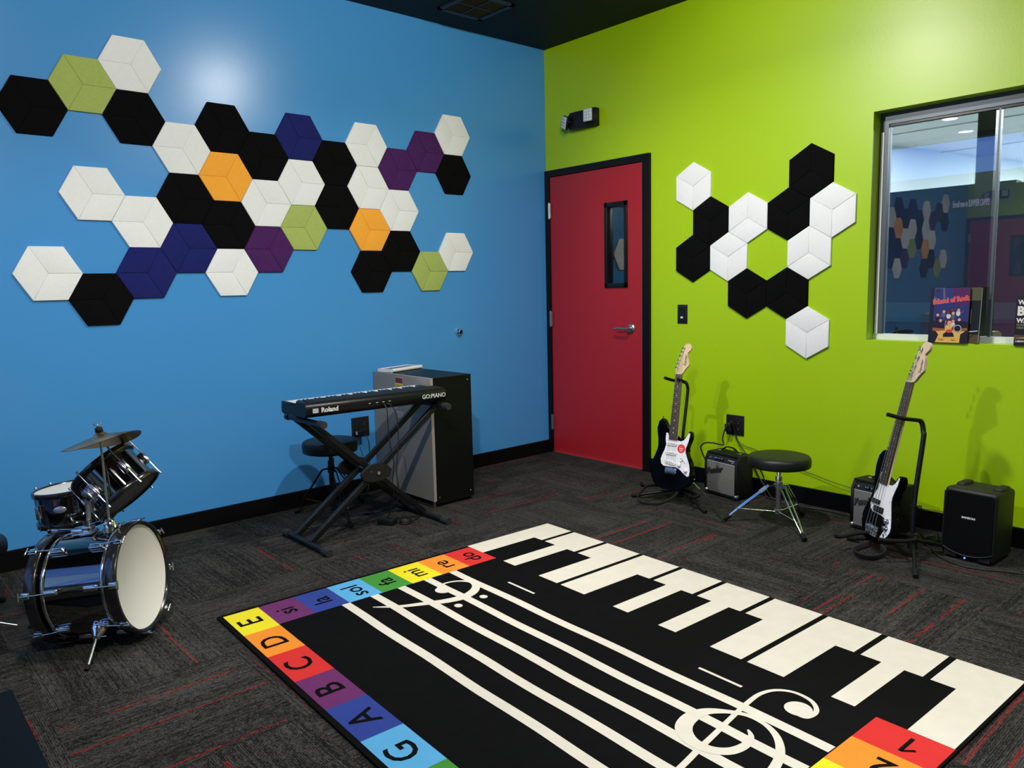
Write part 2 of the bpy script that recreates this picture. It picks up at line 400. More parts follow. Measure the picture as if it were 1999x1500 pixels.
r = WB(); r.lim((.93, -1.4, 1.035), (.97, -4.5, 1.065)); r.build('rail', blkm, rl)
for yy in (-2.22, -3.4):
    WB().lim((.935, yy, 0), (.965, yy-.035, 1.035)).build('post', blkm, rl)
st = thing('lobby_stool', (.65, -2.80, 0), label='tan round stool seat seen through the window beside the music book', cat='stool')
MB().lathe([(.001, .975), (.075, .975), (.085, .985), (.085, 1.02), (.075, 1.03), (.001, 1.03)], 28, M=None).build('seat', pm('tan_leather', (.20, .17, .09), .6), st)
MB().tube([(0, 0, 0.02), (0, 0, .975)], .018).build('post', blkm, st); MB().lathe([(.001, 0), (.13, 0), (.13, .012), (.02, .03)], 28).build('base', blkm, st)
for i, (x, y, nm) in enumerate(((3.62, -1.58, 'nearer'), (4.45, -1.44, 'farther'))):
    o = thing('lobby_downlight', (x, y, LZ), label='%s recessed white downlight in the lobby ceiling seen through the window' % nm, cat='ceiling light', group='lobby downlights')
    MB().lathe([(.062, .001), (.072, -.004), (.080, .001)], 24).build('trim_ring', white_pl, o)
    MB().disc(.062, -.001, 24).build('lens', pm('lit_lens', (.9, .9, .9), .5, emit='ffffff', es=6), o)
# ------------------------------------------------------------------ hexagon acoustic panels
HS = .1524; HT = .0125
def hexmesh(col, pointy, alt):
    """felt tile: backing hexagon and three bevelled rhombs leaving a Y groove"""
    m = MB(); s = HS*.995; a0 = (PI/6 if pointy else 0)
    V = [(s*math.cos(a0+k*PI/3), s*math.sin(a0+k*PI/3)) for k in range(6)]
    m.prism(V, 0, HT-.003)
    st = 1 if alt else 0
    gp = .0011
    for k in range(3):
        i = (st+2*k) % 6
        q = [(0, 0), V[i], V[(i+1) % 6], V[(i+2) % 6]]
        cx = sum(p[0] for p in q)/4; cy = sum(p[1] for p in q)/4
        # inset each rhomb edge by gp
        n = 4; ins = []
        for a in range(n):
            p, c, nx = Vector(q[a-1]), Vector(q[a]), Vector(q[(a+1) % n])
            d1 = (c-p).normalized(); d2 = (nx-c).normalized()
            n1 = Vector((-d1.y, d1.x)); n2 = Vector((-d2.y, d2.x))
            bis = (n1+n2).normalized(); ins.append(tuple(c+bis*gp/max(bis.dot(n1), .3)))
        m.prism(ins, HT-.0035, HT, bev=.0012)
    return m
HEXC = {}
def hexpanel(name, col, pointy, alt, M, label, group):
    key = (col, pointy, alt)
    if key not in HEXC:
        o = hexmesh(col, pointy, alt).build('hexagon_panel', felt[col]); HEXC[key] = o
    else:
        o = HEXC[key].copy(); C.objects.link(o)
    o.matrix_world = M; tag(o, label, 'acoustic panel', group)
BX, BZ, GY, GZ = -3.4152, 1.9663, -1.4913, 1.4751
hp = 'hexagon acoustic panels on the blue wall'
# alt: False -> grooves to right/upper-left/lower-left corners ; True -> to upper-right/left/lower-right
blue = [
 (0, 2, 'black', 0, 'black hexagon panel at the far left end, touching the upper left olive green one'),
 (1, 3, 'olive', 0, 'olive green hexagon panel at the upper left, below the topmost white one'),
 (2, 4, 'white', 1, 'white hexagon panel, topmost of all on the blue wall'),
 (2, 2, 'black', 1, 'black hexagon panel directly below the topmost white hexagon'),
 (3, 1, 'white', 1, 'white hexagon panel touching the left side of the upper-left orange hexagon'),
 (4, 2, 'black', 0, 'black hexagon panel directly above the left orange hexagon'),
 (4, 0, 'orange', 1, 'orange hexagon panel, the left one of two on the blue wall'),
 (3, -1, 'black', 0, 'black hexagon panel at the lower left of the left orange hexagon'),
 (5, 1, 'black', 0, 'black hexagon panel right of the left orange hexagon and left of the upper navy one'),
 (6, 2, 'navy', 0, 'navy hexagon panel standing highest of the three navy ones'),
 (6, 0, 'white', 0, 'white hexagon panel directly below the highest navy hexagon'),
 (5, -1, 'white', 0, 'white hexagon panel at the lower right of the left orange hexagon'),
 (4, -2, 'black', 1, 'black hexagon panel directly below the left orange hexagon'),
 (3, -3, 'navy', 0, 'navy hexagon panel in the middle height, upper right neighbour of the lowest navy one'),
 (2, -2, 'white', 1, 'white hexagon panel directly above the lowest navy hexagon'),
 (1, -1, 'white', 0, 'white hexagon panel sticking out at the left of the middle rows'),
 (2, -4, 'navy', 1, 'navy hexagon panel, the lowest of the three navy ones'),
 (1, -5, 'black', 1, 'black hexagon panel hanging lowest on the left of the blue wall'),
 (0, -4, 'white', 0, 'white hexagon panel at the bottom left end of the blue wall group'),
 (4, -4, 'white', 1, 'white hexagon panel at the bottom edge, left of the lower purple hexagon'),
 (5, -3, 'purple', 1, 'purple hexagon panel at the bottom edge, left of the middle olive green one'),
 (6, -2, 'olive', 1, 'olive green hexagon panel in the middle, right of the lower purple one'),
 (7, 1, 'black', 0, 'black hexagon panel at the lower right of the highest navy hexagon'),
 (7, -1, 'black', 1, 'black hexagon panel touching the upper right side of the middle olive green one'),
 (8, 2, 'white', 1, 'white hexagon panel at the top, left of the two purple neighbours'),
 (8, 0, 'white', 0, 'white hexagon panel directly above the right orange hexagon'),
 (8, -2, 'orange', 0, 'orange hexagon panel, the right one of two on the blue wall'),
 (9, 1, 'purple', 0, 'purple hexagon panel, the lower left of the two adjoining purple ones'),
 (10, 2, 'purple', 0, 'purple hexagon panel, highest purple one beside the top right white hexagon'),
 (11, 3, 'white', 0, 'white hexagon panel at the top right end of the blue wall group'),
 (11, 1, 'black', 0, 'black hexagon panel directly below the top right white hexagon'),
 (9, -1, 'white', 0, 'white hexagon panel touching the upper right side of the right orange hexagon'),
 (9, -3, 'black', 0, 'black hexagon panel at the lower right of the right orange hexagon'),
 (8, -4, 'black', 0, 'black hexagon panel directly below the right orange hexagon'),
 (10, -4, 'olive', 0, 'olive green hexagon panel at the lower right end of the blue wall group'),
 (11, -3, 'white', 0, 'white hexagon panel at the lower right end above the olive green one')]
for cx, vz, col, alt, lab in blue:
    M = basis((BX+1.5*cx*HS, -.0005, BZ+vz*HS*math.sqrt(3)/2), (1, 0, 0), (0, 0, 1), (0, -1, 0))
    hexpanel('hexagon_panel', col, False, alt, M, lab, hp)
hg_ = 'hexagon acoustic panels on the green wall'
# alt False: grooves to UR, UL, bottom (30,150,270) ; True: top, LL, LR
green = [
 (-1, 2, 'white', 0, 'white hexagon panel at the upper left end of the green wall group'),
 (0, 1, 'black', 0, 'black hexagon panel touching the bottom of the upper left white one, green wall'),
 (2, 1, 'white', 1, 'white hexagon panel atop the green ring opening, between two black ones'),
 (4, 1, 'black', 0, 'black hexagon panel touching the left side of the rightmost white one, green wall'),
 (6, 1, 'white', 0, 'white hexagon panel farthest right on the green wall, closest to the window'),
 (5, 2, 'black', 1, 'black hexagon panel highest on the green wall'),
 (-1, 0, 'black', 0, 'black hexagon panel at the left end above the dimmer switch'),
 (1, 0, 'white', 0, 'white hexagon panel on the left side of the green ring opening'),
 (5, 0, 'white', 1, 'white hexagon panel on the right side of the green ring opening'),
 (2, -1, 'black', 0, 'black hexagon panel at the bottom left of the green ring opening'),
 (4, -1, 'black', 1, 'black hexagon panel directly above left of the lowest white one'),
 (5, -2, 'white', 0, 'white hexagon panel hanging lowest on the green wall')]
for uu, vv, col, alt, lab in green:
    M = basis((-.0005, GY-uu*HS*math.sqrt(3)/2, GZ+vv*HS*1.5), (0, -1, 0), (0, 0, 1), (-1, 0, 0))
    hexpanel('hexagon_panel', col, True, alt, M, lab, hg_)

# ------------------------------------------------------------------ wall fittings
def plateM(y, z): return basis((0, y, z), (0, -1, 0), (0, 0, 1), (-1, 0, 0))
em = thing('emergency_light', (0, -.425, 2.50), label='black twin-head emergency light on the green wall above the red door', cat='emergency light')
m = WB(); T = basis((0, -.415, 2.504), (0, -1, 0), (0, 0, 1), (-1, 0, 0))
m.prism([(-.105, -.060), (.140, -.060), (.140, .060), (-.105, .060), (-.125, .035), (-.125, -.04)], 0, .055, 0, T, bev=.006); m.build('housing', blk, em)
lens_m = pm('led_lens', (.50, .56, .60), .25, 0, coat=.6); dot_m = pm('led_dot', (.9, .95, 1), .15, .2, coat=1)
def head(T, grey):
    q = WB(); q.box((0, 0, -.010), (.082, .094, .022), 0, T, bev=.009); hh = q.build('lamp_head', blk, em)
    q = WB(); q.box((0, 0, .0025), (.074, .086, .007), 0, T, bev=.003)
    for a in range(3):
        for b in range(4): q.ball(((a-1)*.022, (b-1.5)*.0205, .005), .0065, 1, T, 10, (1, 1, .6))
    q.build('lens', [lens_m, dot_m], hh)
head(basis((-.085, -.519, 2.512), (.12, -.99, 0), (0, 0, 1), (-.99, -.12, 0)), 0)
x_ = Vector((-.33, -.87, -.35)).normalized(); z_ = Vector((-.93, .35, .0)).normalized(); y_ = z_.cross(x_).normalized(); x_ = y_.cross(z_)
head(basis((-.075, -.275, 2.50), x_, y_, z_), 1)
for a_, b_ in (((-.055, -.50, 2.512), (-.075, -.519, 2.512)), ((-.035, -.315, 2.505), (-.066, -.285, 2.50))): m = WB(); m.tube([a_, b_], .013, 12); m.build('swivel_arm', blk, em)
def wallplate(name, y0, y1, z0, z1, label, cat):
    t = thing(name, (0, (y0+y1)/2, z0), label=label, cat=cat)
    m = WB(); m.lim((-.006, y0, z0), (0, y1, z1), bev=.002); m.build('cover_plate', pm('black_plate', (.010, .010, .012), .3), t); return t
sw = wallplate('dimmer_switch', -1.237, -1.315, 1.052, 1.177, 'black wall dimmer switch with a white slider right of the red door', 'switch')
WB().lim((-.008, -1.255, 1.072), (-.006, -1.297, 1.157)).build('dimmer_frame', blk, sw)
WB().lim((-.0085, -1.2755, 1.09), (-.0079, -1.2765, 1.14)).build('slot', pm('grey_slot', (.1, .1, .1), .5), sw)
WB().lim((-.014, -1.268, 1.087), (-.008, -1.284, 1.099)).build('slider', white_pl, sw)
def outlet(T, label, plug):
    t = thing('power_outlet', (0, 0, 0), M=T, label=label, cat='outlet')
    m = MB(); m.box((0, 0, .003), (.128, .128, .006), bev=.002); m.build('cover_plate', pm('black_plate', (.010, .010, .012), .3), t)
    hole = pm('socket_slot', (.16, .16, .15), .4)
    for gx in (-.026, .026):
        for gz in (-.021, .021):
            m = MB(); T2 = Matrix.Translation((gx, gz, 0))
            m.prism([(.0165*math.cos(a*PI/8), .0142*math.sin(a*PI/8)) for a in range(16)], .006, .0078, 0, T2)
            m.box((-.006, .003, .008), (.0018, .008, .0006), 1, T2); m.box((.006, .003, .008), (.0018, .0065, .0006), 1, T2)
            m.prism([(.0025*math.cos(a*PI/4), -.007+.0025*math.sin(a*PI/4)) for a in range(8)], .0078, .0083, 1, T2)
            m.build('socket', [blk, hole], t)
    return t
outlet(basis((-1.724, -.0, .440), (1, 0, 0), (0, 0, 1), (0, -1, 0)), 'black double power outlet on the blue wall beside the grey cabinet', 0)
outlet(basis((0, -1.684, .417), (0, -1, 0), (0, 0, 1), (-1, 0, 0)), 'black double power outlet on the green wall above the left amplifier', 0)
t = thing('power_adapter', (-1.735, -.03, .40), label='black plug-in power adapter with a white label in the blue wall outlet', cat='adapter')
WB().box((-1.742, -.033, .408), (.055, .05, .034), bev=.004).build('body', blk, t); WB().lim((-1.7702, -.045, .397), (-1.7694, -.02, .418)).build('sticker', white_pl, t)
wire = pm('black_cable', (.008, .008, .008), .45)
t = tag(MB().box((-.026, -1.655, .400), (.04, .045, .05), bev=.005).tube([(-.03, -1.668, .43), (-.045, -1.69, .437)], .009, 10).build('power_plug', blk), 'black block plug pushed into the green wall outlet', 'plug')
st_ = thing('door_stop', (-.895, 0, 1.011), label='small round chrome door stop on the blue wall left of the red door', cat='door stop')
T = basis((-.895, 0, 1.011), (1, 0, 0), (0, 0, 1), (0, -1, 0))
m = WB(); m.lathe([(.001, 0), (.027, 0), (.028, .006), (.023, .018), (.017, .024), (.0165, .03), (.0135, .031)], 30, 0, T); m.build('flange', chrome, st_)
m = WB(); m.lathe([(.0135, .0305), (.0135, .033), (.011, .034), (.009, .031), (.001, .026)], 24, 0, T); m.build('rubber_bumper', rubber, st_)
# ceiling air vent
cv = thing('ceiling_vent', (-1.0, -.40, ROOM_H), label='square black air vent in the dark ceiling', cat='vent')
m = WB(); x0, x1, y0, y1 = -1.165, -.815, -.235, -.585; zt = ROOM_H
for a, b in (((x0, y0, zt-.012), (x1, y0-.03, zt)), ((x0, y1+.03, zt-.012), (x1, y1, zt)), ((x0, y0, zt-.012), (x0+.03, y1, zt)), ((x1-.03, y0, zt-.012), (x1, y1, zt))): m.lim(a, b)
m.lim((-.995, y0, zt-.010), (-.985, y1, zt)); m.lim((x0, -.405, zt-.010), (x1, -.415, zt)); m.build('frame', pm('dark_grille', (.010, .016, .022), .5), cv)
m = WB()
for k in range(12):
    yy = y0-.035-.0245*k; m.add([(x0+.03, yy, zt-.009), (x1-.03, yy, zt-.009), (x1-.03, yy-.012, zt-.0005), (x0+.03, yy-.012, zt-.0005)], [(0, 1, 2, 3)]); m.add([(x0+.03, yy-.001, zt-.009), (x1-.03, yy-.001, zt-.009), (x1-.03, yy-.013, zt-.0005), (x0+.03, yy-.013, zt-.0005)], [(3, 2, 1, 0)])
m.build('louvre', pm('dark_louvre', (.006, .009, .012), .5), cv)
NAMES = ['between the keyboard and the rug', 'above the drum kit', 'added as fill above the camera side of the room', 'added as fill near the window end', 'added as fill by the storefront window at the rear', 'added as fill in the rear corner']
for (x, y, p), nm in zip(LAMP_SPOTS, NAMES):
    o = thing('ceiling_light', (x, y, ROOM_H), label='round recessed ceiling downlight %s' % nm, cat='ceiling light', group='recessed downlights')
    MB().lathe([(.072, -.002), (.082, -.008), (.098, -.006), (.100, 0)], 28).build('trim_ring', blkm, o)
    MB().disc(.072, -.003, 24).build('lens', pm('lamp_lens', (.8, .8, .8), .5, emit='fff2dd', es=12), o)

# ------------------------------------------------------------------ rug
rugM = basis((-1.388, -1.368, 0), (-.038, -.99928, 0), (-.99928, .038, 0), (0, 0, 1))
RT = .010
m = MB(); m.world = False
cols = {'k': (.0022, .0022, .0024), 'w': (.52, .49, .415), 'red': (.46, .014, .012), 'orange': (.60, .19, .012), 'yellow': (.58, .50, .008), 'green': (.034, .19, .022), 'sky': (.07, .29, .52), 'navy': (.014, .032, .20), 'purple': (.095, .012, .085)}
order = list(cols); RM = []
for k in order:
    RM.append(pm('rug_'+k, cols[k], .9, spec=.2 if k != 'k' else .06, sheen=.05 if k != 'k' else 0, var=.10 if k != 'k' else .35, bump=(9, .5, .01), vscale=14))
RX, RY = 2.325, 1.79
def rq(a, b, c, d, col, z=0): m.add([(a, c, RT+z), (b, c, RT+z), (b, d, RT+z), (a, d, RT+z)], [(0, 1, 2, 3)], order.index(col), False, rugM)
m.box((RX/2, RY/2-.01, RT/2), (RX+.008, RY+.028, RT-.0002), 0, rugM)
zc = .0006
R_ = [.212, .455, .695, .937, 1.174, 1.41, 1.645, 1.878, 2.112, 2.320]
gw = .024
ns = {0: (.129, 0), }
# white keys: back block + narrow front stub
blk_keys = {0: (.129, .290), 1: (.379, .548), 3: (.843, 1.010), 4: (1.092, 1.248), 5: (1.333, 1.490), 7: (1.786, 1.952), 8: (2.029, 2.191)}
prev = -.002
for k in range(10):
    lo = prev; hi = R_[k]-gw if k < 9 else 2.320
    rq(lo, hi, -.024, .188, 'w', zc)
    a = blk_keys[k-1][1] if k-1 in blk_keys else lo
    b = blk_keys[k][0] if k in blk_keys else hi
    rq(a, b, .188, .527 if k < 9 else .534, 'w', zc); prev = R_[k]
yb = [.527, .687, .842, 1.005, 1.157, 1.317, 1.472, 1.629]
for k, cn in enumerate(['red', 'orange', 'yellow', 'green', 'sky', 'navy', 'purple']): rq(.016, .236, yb[k], yb[k+1], cn, zc)
xb = [.016, .247, .480, .716, .947, 1.176, 1.410, 1.643, 1.876, 2.10, 2.32]
for k, cn in enumerate(['yellow', 'orange', 'red', 'purple', 'navy', 'sky', 'green', 'yellow', 'orange', 'red']): rq(xb[k], xb[k+1], 1.629, 1.775, cn, zc)
y2 = [.535, .685, .842, 1.0, 1.155, 1.315, 1.472, 1.629]
for k, cn in enumerate(['red', 'orange', 'yellow', 'green', 'sky', 'navy', 'purple']): rq(2.10, 2.322, y2[k], y2[k+1], cn, zc)
for k in range(5):
    yy = .787+.1376*k; pts = [(.236+.155*i, yy+.0025*math.sin(i*1.7+k), ) for i in range(13)]
    m.ribbon(pts, [.040]*13, RT+zc, 1, rugM, 3)
zz = RT+zc*1.6
m.ribbon([(.372, .955), (.345, .93), (.335, .885), (.355, .835), (.40, .802), (.455, .815), (.497, .862), (.515, .93), (.498, 1.01), (.462, 1.085), (.415, 1.18), (.345, 1.268)], [.02, .014, .012, .014, .02, .034, .044, .046, .042, .034, .024, .006], zz, 1, rugM)
def rdisc(x, y, rx, ry, z=zz): m.add([(x+rx*math.cos(a*PI/12), y+ry*math.sin(a*PI/12), z+.0002) for a in range(24)], [list(range(24))], 1, False, rugM)
rdisc(.392, .945, .037, .037); rdisc(.571, .860, .019, .017); rdisc(.574, .994, .019, .017)
rq(.515, .692, .672, .684, 'w', zc); rq(1.560, 1.731, .678, .690, 'w', zc)
m.ribbon([(1.93, .69), (1.962, .69), (1.966, .64), (1.925, .597), (1.862, .590), (1.815, .622), (1.795, .68), (1.800, .76), (1.815, .86), (1.832, .96), (1.848, 1.06), (1.866, 1.16), (1.885, 1.30), (1.87, 1.40), (1.80, 1.45), (1.74, 1.42)], [.03, .022, .016, .015, .013, .014, .016, .018, .017, .018, .02, .02, .02, .025, .03, .035], zz, 1, rugM)
rdisc(1.922, .668, .042, .042)
m.ribbon([(1.885, .880), (1.912, .905), (1.925, .955), (1.912, 1.01), (1.87, 1.045), (1.81, 1.050), (1.755, 1.015), (1.733, .955), (1.742, .895), (1.785, .846), (1.84, .816), (1.90, .818), (1.955, .845), (2.0, .895), (2.03, .96), (2.045, 1.05), (2.02, 1.14), (1.95, 1.21), (1.86, 1.225)], [.006, .018, .028, .034, .036, .044, .052, .050, .036, .022, .018, .018, .022, .026, .028, .03, .03, .026, .02], zz+.0003, 1, rugM)
def rtext(s, x, y, size, sh=0):
    m.text(s, size, rugM @ basis((x, y, RT+zc*1.8), (-1, 0, 0), (0, 1, 0), (0, 0, 1)), 0, 0, sh, bold=.0012)
for s_, k in (('do', 0), ('re', 1), ('mi', 2), ('fa', 3), ('sol', 4), ('la', 5), ('si', 6)): rtext(s_, .135, (yb[k]+yb[k+1])/2, .115)
for s_, k in (('E', 0), ('D', 1), ('C', 2), ('B', 3), ('A', 4), ('G', 5)): rtext(s_, (xb[k]+xb[k+1])/2+.005, 1.702, .135)
rtext('2', 2.225, (y2[1]+y2[2])/2, .125)
for q in ([(2.217, .570), (2.229, .570), (2.229, .655), (2.217, .655)], [(2.217, .655), (2.229, .655), (2.257, .628), (2.250, .620)]): m.add([(a, b, RT+zc*1.8) for a, b in q], [(0, 1, 2, 3)], 0, False, rugM)
tag(m.build('music_rug', RM), 'large black rug with piano keys, staff lines, clefs and rainbow letter squares', 'rug')

# ------------------------------------------------------------------ stools (drum thrones)
def throne(loc, feet, zseat, metal, label, th=.062, r=.165, tape=False):
    t = thing('padded_stool', loc, label=label, cat='stool', group='round padded drum stools')
    x, y = loc[0], loc[1]
    c = Matrix.Translation((x, y, 0)); zb = zseat-th
    m = WB(); m.lathe([(.001, zb), (r-.012, zb), (r-.002, zb+.004), (r, zb+.012), (r+.001, zb+th*.55), (r-.001, zb+th-.014), (r-.007, zb+th-.004), (r-.02, zb+th), (r*.6, zb+th+.003), (.001, zb+th+.004)], 56, 0, c)
    m.build('seat', pm('black_vinyl', (.006, .0065, .0065), .45, spec=.35, bump=(120, .1, .001)), t)
    zj = zb-.105
    m = WB(); m.box((x, y, zb-.006), (.07, .07, .010)); m.tube([(x, y, zb-.03), (x, y, zb)], .019, 16); m.build('seat_bracket', metal, t)
    m = WB(); m.tube([(x, y, .055), (x, y, zb-.07)], .0155, 18); m.tube([(x, y, zb-.08), (x, y, zb-.055)], .019, 18); m.tube([(x, y, zb-.06), (x, y, zb)], .0115, 16)
    m.tube([(x, y, .05), (x, y, .075)], .02, 16); m.tube([(x, y, zj-.02), (x, y, zj+.02)], .021, 16); m.build('post', metal, t)
    m = WB(); d_ = (Vector((feet[0][0]-x, feet[0][1]-y, 0))).normalized(); s_ = Vector((-d_.y, d_.x, 0)); k0 = Vector((x, y, zb-.067))
    m.tube([k0-s_*.015, k0-s_*.045], .004, 8); m.tube([k0-s_*.045+Vector((0, 0, -.018)), k0-s_*.045+Vector((0, 0, .018))], .004, 8); m.build('wing_screw', metal, t)
    for fx, fy in feet:
        F = Vector((fx, fy, .018)); d_ = Vector((fx-x, fy-y, 0)).normalized(); s_ = Vector((-d_.y, d_.x, 0)); A = Vector((x, y, zj))+d_*.02
        K = A+d_*.035+Vector((0, 0, -.006)); m = WB()
        for sg in (-1, 1):
            m.tube([A+s_*.012*sg, K+s_*.012*sg, F*.62+K*.38+s_*.011*sg, F+s_*.004*sg-d_*.02+Vector((0, 0, .012))], .0042, 8, smooth=False)
        m.tube([A-s_*.014, A+s_*.014], .004, 8); m.tube([K-s_*.014, K+s_*.014], .004, 8)
        lg = m.build('leg', metal, t)
        mid = F*.70+K*.30
        m = WB(); B0 = Vector((x, y, .062)); m.tube([B0+d_*.018, mid], .0032, 8); m.tube([mid-s_*.014, mid+s_*.014], .0038, 8); m.build('brace', metal, t)
        m = WB(); m.tube([F-d_*.035+Vector((0, 0, .016)), F+Vector((0, 0, -.002)), F+d_*.008+Vector((0, 0, -.004))], [.010, .0135, .0135], 12); m.build('rubber_foot', rubber, lg)
        if tape and fx == feet[0][0]:
            q = A*.72+F*.28
            m = WB(); X = (F-K).normalized(); m.box((0, 0, 0), (.045, .036, .014), 0, basis(K*.88+F*.12+Vector((0, 0, .0)), X, s_, X.cross(s_)), bev=.003)
            tag(m.build('tape_wrap', pm('pale_blue_tape', (.45, .62, .80), .3), lg), 'pale blue tape wrap')
    return t
throne((-.442, -2.238, 0), [(-.628, -2.02), (-.648, -2.50), (-.246, -2.275)], .378, chrome, 'black round drum stool with chrome tripod legs in front of the green wall', .06, .165, True)
throne((-2.105, -.300, 0), [(-2.26, -.13), (-1.853, -.20), (-2.17, -.62)], .452, blkm, 'black round drum stool with black legs behind the keyboard', .07, .160)
throne((-3.93, -.62, 0), [(-4.10, -.48), (-3.80, -.45), (-3.95, -.85)], .345, blkm, 'black round stool seat at the left photo edge behind the drum kit', .06, .150)

# ------------------------------------------------------------------ grey and black cabinet
ct = thing('storage_cabinet', (-1.457, -.32, 0), label='black cabinet with a grey metal side, standing against the blue wall behind the keyboard', cat='cabinet')
cabk = pm('cabinet_black', (.003, .0034, .0035), .45, spec=.2)
m = WB(); m.lim((-1.588, -.640, .02), (-1.303, -.012, .785)); m.lim((-1.59, -.642, .785), (-1.303, -.012, .792)); m.build('body', cabk, ct)
m = WB(); m.lim((-1.612, -.642, .040), (-1.592, -.006, .792)); tag(m.build('door', pm('brushed_grey_steel', (.27, .245, .21), .45, .0, bump=(8, .25, .01)), ct), 'grey brushed metal panel')
m = WB(); m.lim((-1.612, -.645, 0), (-1.604, -.628, .04)); m.lim((-1.606, -.09, 0), (-1.596, -.11, .04)); m.build('hinge_bracket', satin, ct)
m = WB()
for x, z in ((-1.57, .74), (-1.33, .76), (-1.57, .06), (-1.33, .06)): m.ball((x, -.641, z), .004)
m.build('screw', satin, ct)
m = WB(); m.lim((-1.580, -.62, 0), (-1.312, -.03, .02)); m.build('plinth', rubber, ct)
# stickers on the grey side: facing -x
m = WB(); X = -1.6126
def st(a0, a1, z0, z1, mi, dx=0): m.add([(X-dx, a0, z0), (X-dx, a1, z0), (X-dx, a1, z1), (X-dx, a0, z1)], [(0, 1, 2, 3)], mi)
st(-.265, -.352, .69, .776, 0); st(-.268, -.349, .738, .773, 1, .0003); st(-.268, -.349, .692, .735, 2, .0003)
m.text('WARNING', .016, basis((X-.0006, -.3085, .755), (0, -1, 0), (0, 0, 1), (-1, 0, 0)), 3, 0)
for k in range(4): st(-.275, -.343, .728-.009*k, .7245-.009*k, 3, .0006)
st(-.265, -.34, .515, .56, 0, 0)
for k in range(5): st(-.269, -.336, .553-.0085*k, .5495-.0085*k, 4, .0006)
tag(m.build('warning_sticker', [pm('paper_white', (.55, .53, .5), .6), pm('warn_red', (.22, .03, .015), .6), pm('warn_yellow', (.75, .55, .02), .6), pm('warn_ink', (.05, .04, .04), .6), pm('red_print', (.45, .12, .08), .6)], ct), 'red and yellow warning sticker')
# white framed bar on the cabinet
bt = thing('white_speaker_bar', (-1.46, -.075, .792), label='slim white and grey tray lying on top of the grey and black cabinet', cat='tray')
TT = Matrix.Translation((-1.455, -.095, .792)) @ Matrix.Rotation(math.radians(14), 4, 'Z')
m = WB(); m.box((0, .012, .011), (.275, .12, .012), 0, TT, bev=.003); m.build('panel', pm('slate_panel', (.06, .10, .14), .35), bt)
m = WB(); m.tube([TT @ Vector(p) for p in ((-.142, -.052, .0125), (.142, -.052, .0125))], .0125, 18); m.box((0, .068, .012), (.284, .012, .02), 0, TT, bev=.003); m.box((-.139, .01, .0125), (.008, .115, .02), 0, TT); m.box((.139, .01, .0125), (.008, .115, .02), 0, TT); m.build('rim', white_pl, bt)

# ------------------------------------------------------------------ keyboard on X stand
KX0, KX1, KY0, KY1 = -2.498, -1.622, -.812, -.530      # KY0 rear side (towards the rug), KY1 player's side
kb = thing('digital_piano', (-2.06, -.67, .672), label='black 61-key electronic keyboard resting on the X-shaped stand', cat='keyboard')
m = WB(); prof = [(KY0, .694), (KY0-.002, .735), (KY0+.012, .755), (KY0+.10, .764), (KY0+.112, .745), (KY1-.001, .728), (KY1, .688), (KY1-.02, .680), (KY0+.02, .682)]
tilt = Matrix.Translation((-2.06, 0, .69)) @ Matrix.Rotation(math.radians(.7), 4, 'Y') @ Matrix.Translation((2.06, 0, -.69))
YZ = Matrix(((0, 0, 1, 0), (1, 0, 0, 0), (0, 1, 0, 0), (0, 0, 0, 1)))
m.prism([(a, b) for a, b in prof], KX0, KX1, 0, tilt @ YZ, bev=.003); m.build('case', pm('keyboard_black', (.0045, .0045, .005), .36, spec=.3, bump=(200, .06, .001)), kb)
m = WB()
for k in range(9):
    yy = KY0+.020+.0088*k; zz_ = .7560+.0076*(yy-KY0-.012)/.088
    m.lim((KX0+.03, yy, zz_), (KX1-.02, yy+.0045, zz_+.0032), 0, tilt)
m.build('vent_ridge', pm('ridge_black', (.016, .017, .018), .3), kb)
for sx in (KX0, KX1-.018):
    WB().lim((sx, KY0+.11, .73), (sx+.018, KY1-.002, .746), 0, tilt, bev=.003).build('end_cap', MATS['keyboard_black'], kb)
ww = (KX1-KX0-.040)/36; wkm = pm('ivory_key', (.80, .80, .76), .25); bkm = pm('ebony_key', (.008, .008, .009), .25)
wmesh = None
def keycopy(src, name, x):
    o = src.copy(); o.location = (x, 0, 0); C.objects.link(o); return o
I_ = 0
wk0 = WB(); wk0.lim((KX1-.020-ww+.0005, KY0+.112, .728), (KX1-.020-.0006, KY1+.006, .7525), 0, tilt, bev=.0015); wk0 = wk0.build('white_key', wkm, kb)
for i in range(1, 36): keycopy(wk0, 'white_key', -ww*i)
bk0 = WB(); bk0.lim((-.0048, KY0+.112, .745), (.0048, KY1-.072, .7570), 0, Matrix.Translation((KX1-.020, 0, 0)), bev=.0022); bk0.M = Matrix.Identity(4); bk0 = bk0.build('black_key', bkm, kb)
first = True
for i in range(35):
    # player faces -y from the wall: low notes at his left = +x side
    if i % 7 in (0, 1, 3, 4, 5):
        if first: bk0.location = (-ww*(i+1), 0, 0); first = False
        else: keycopy(bk0, 'black_key', -ww*(i+1))
wt = pm('logo_white', (.62, .64, .66), .5); wg = pm('logo_grey', (.35, .36, .37), .5)
KT = tilt @ basis((0, KY0-.0026, .716), (1, 0, 0), (0, 0, 1), (0, -1, 0))
m = WB(); m.text('Roland', .034, KT @ Matrix.Translation((KX0+.132, 0, 0)), 0, .0002, bold=.0012, sx=1.02)
KI = KT @ Matrix.Translation((KX0+.052, 0, 0))
for k in range(5): m.lim((-.017, -.0105+.0048*k, 0), (.017, -.0075+.0048*k, .0004), 0, KI)
m.lim((-.017, -.0105, 0), (-.0145, .0115, .0004), 0, KI); m.lim((.0145, -.0105, 0), (.017, .0115, .0004), 0, KI)
m.text('GO:PIANO', .034, KT @ Matrix.Translation((KX1-.088, .004, 0)), 0, .0002, bold=.0003); m.build('lettering', [wt], kb)
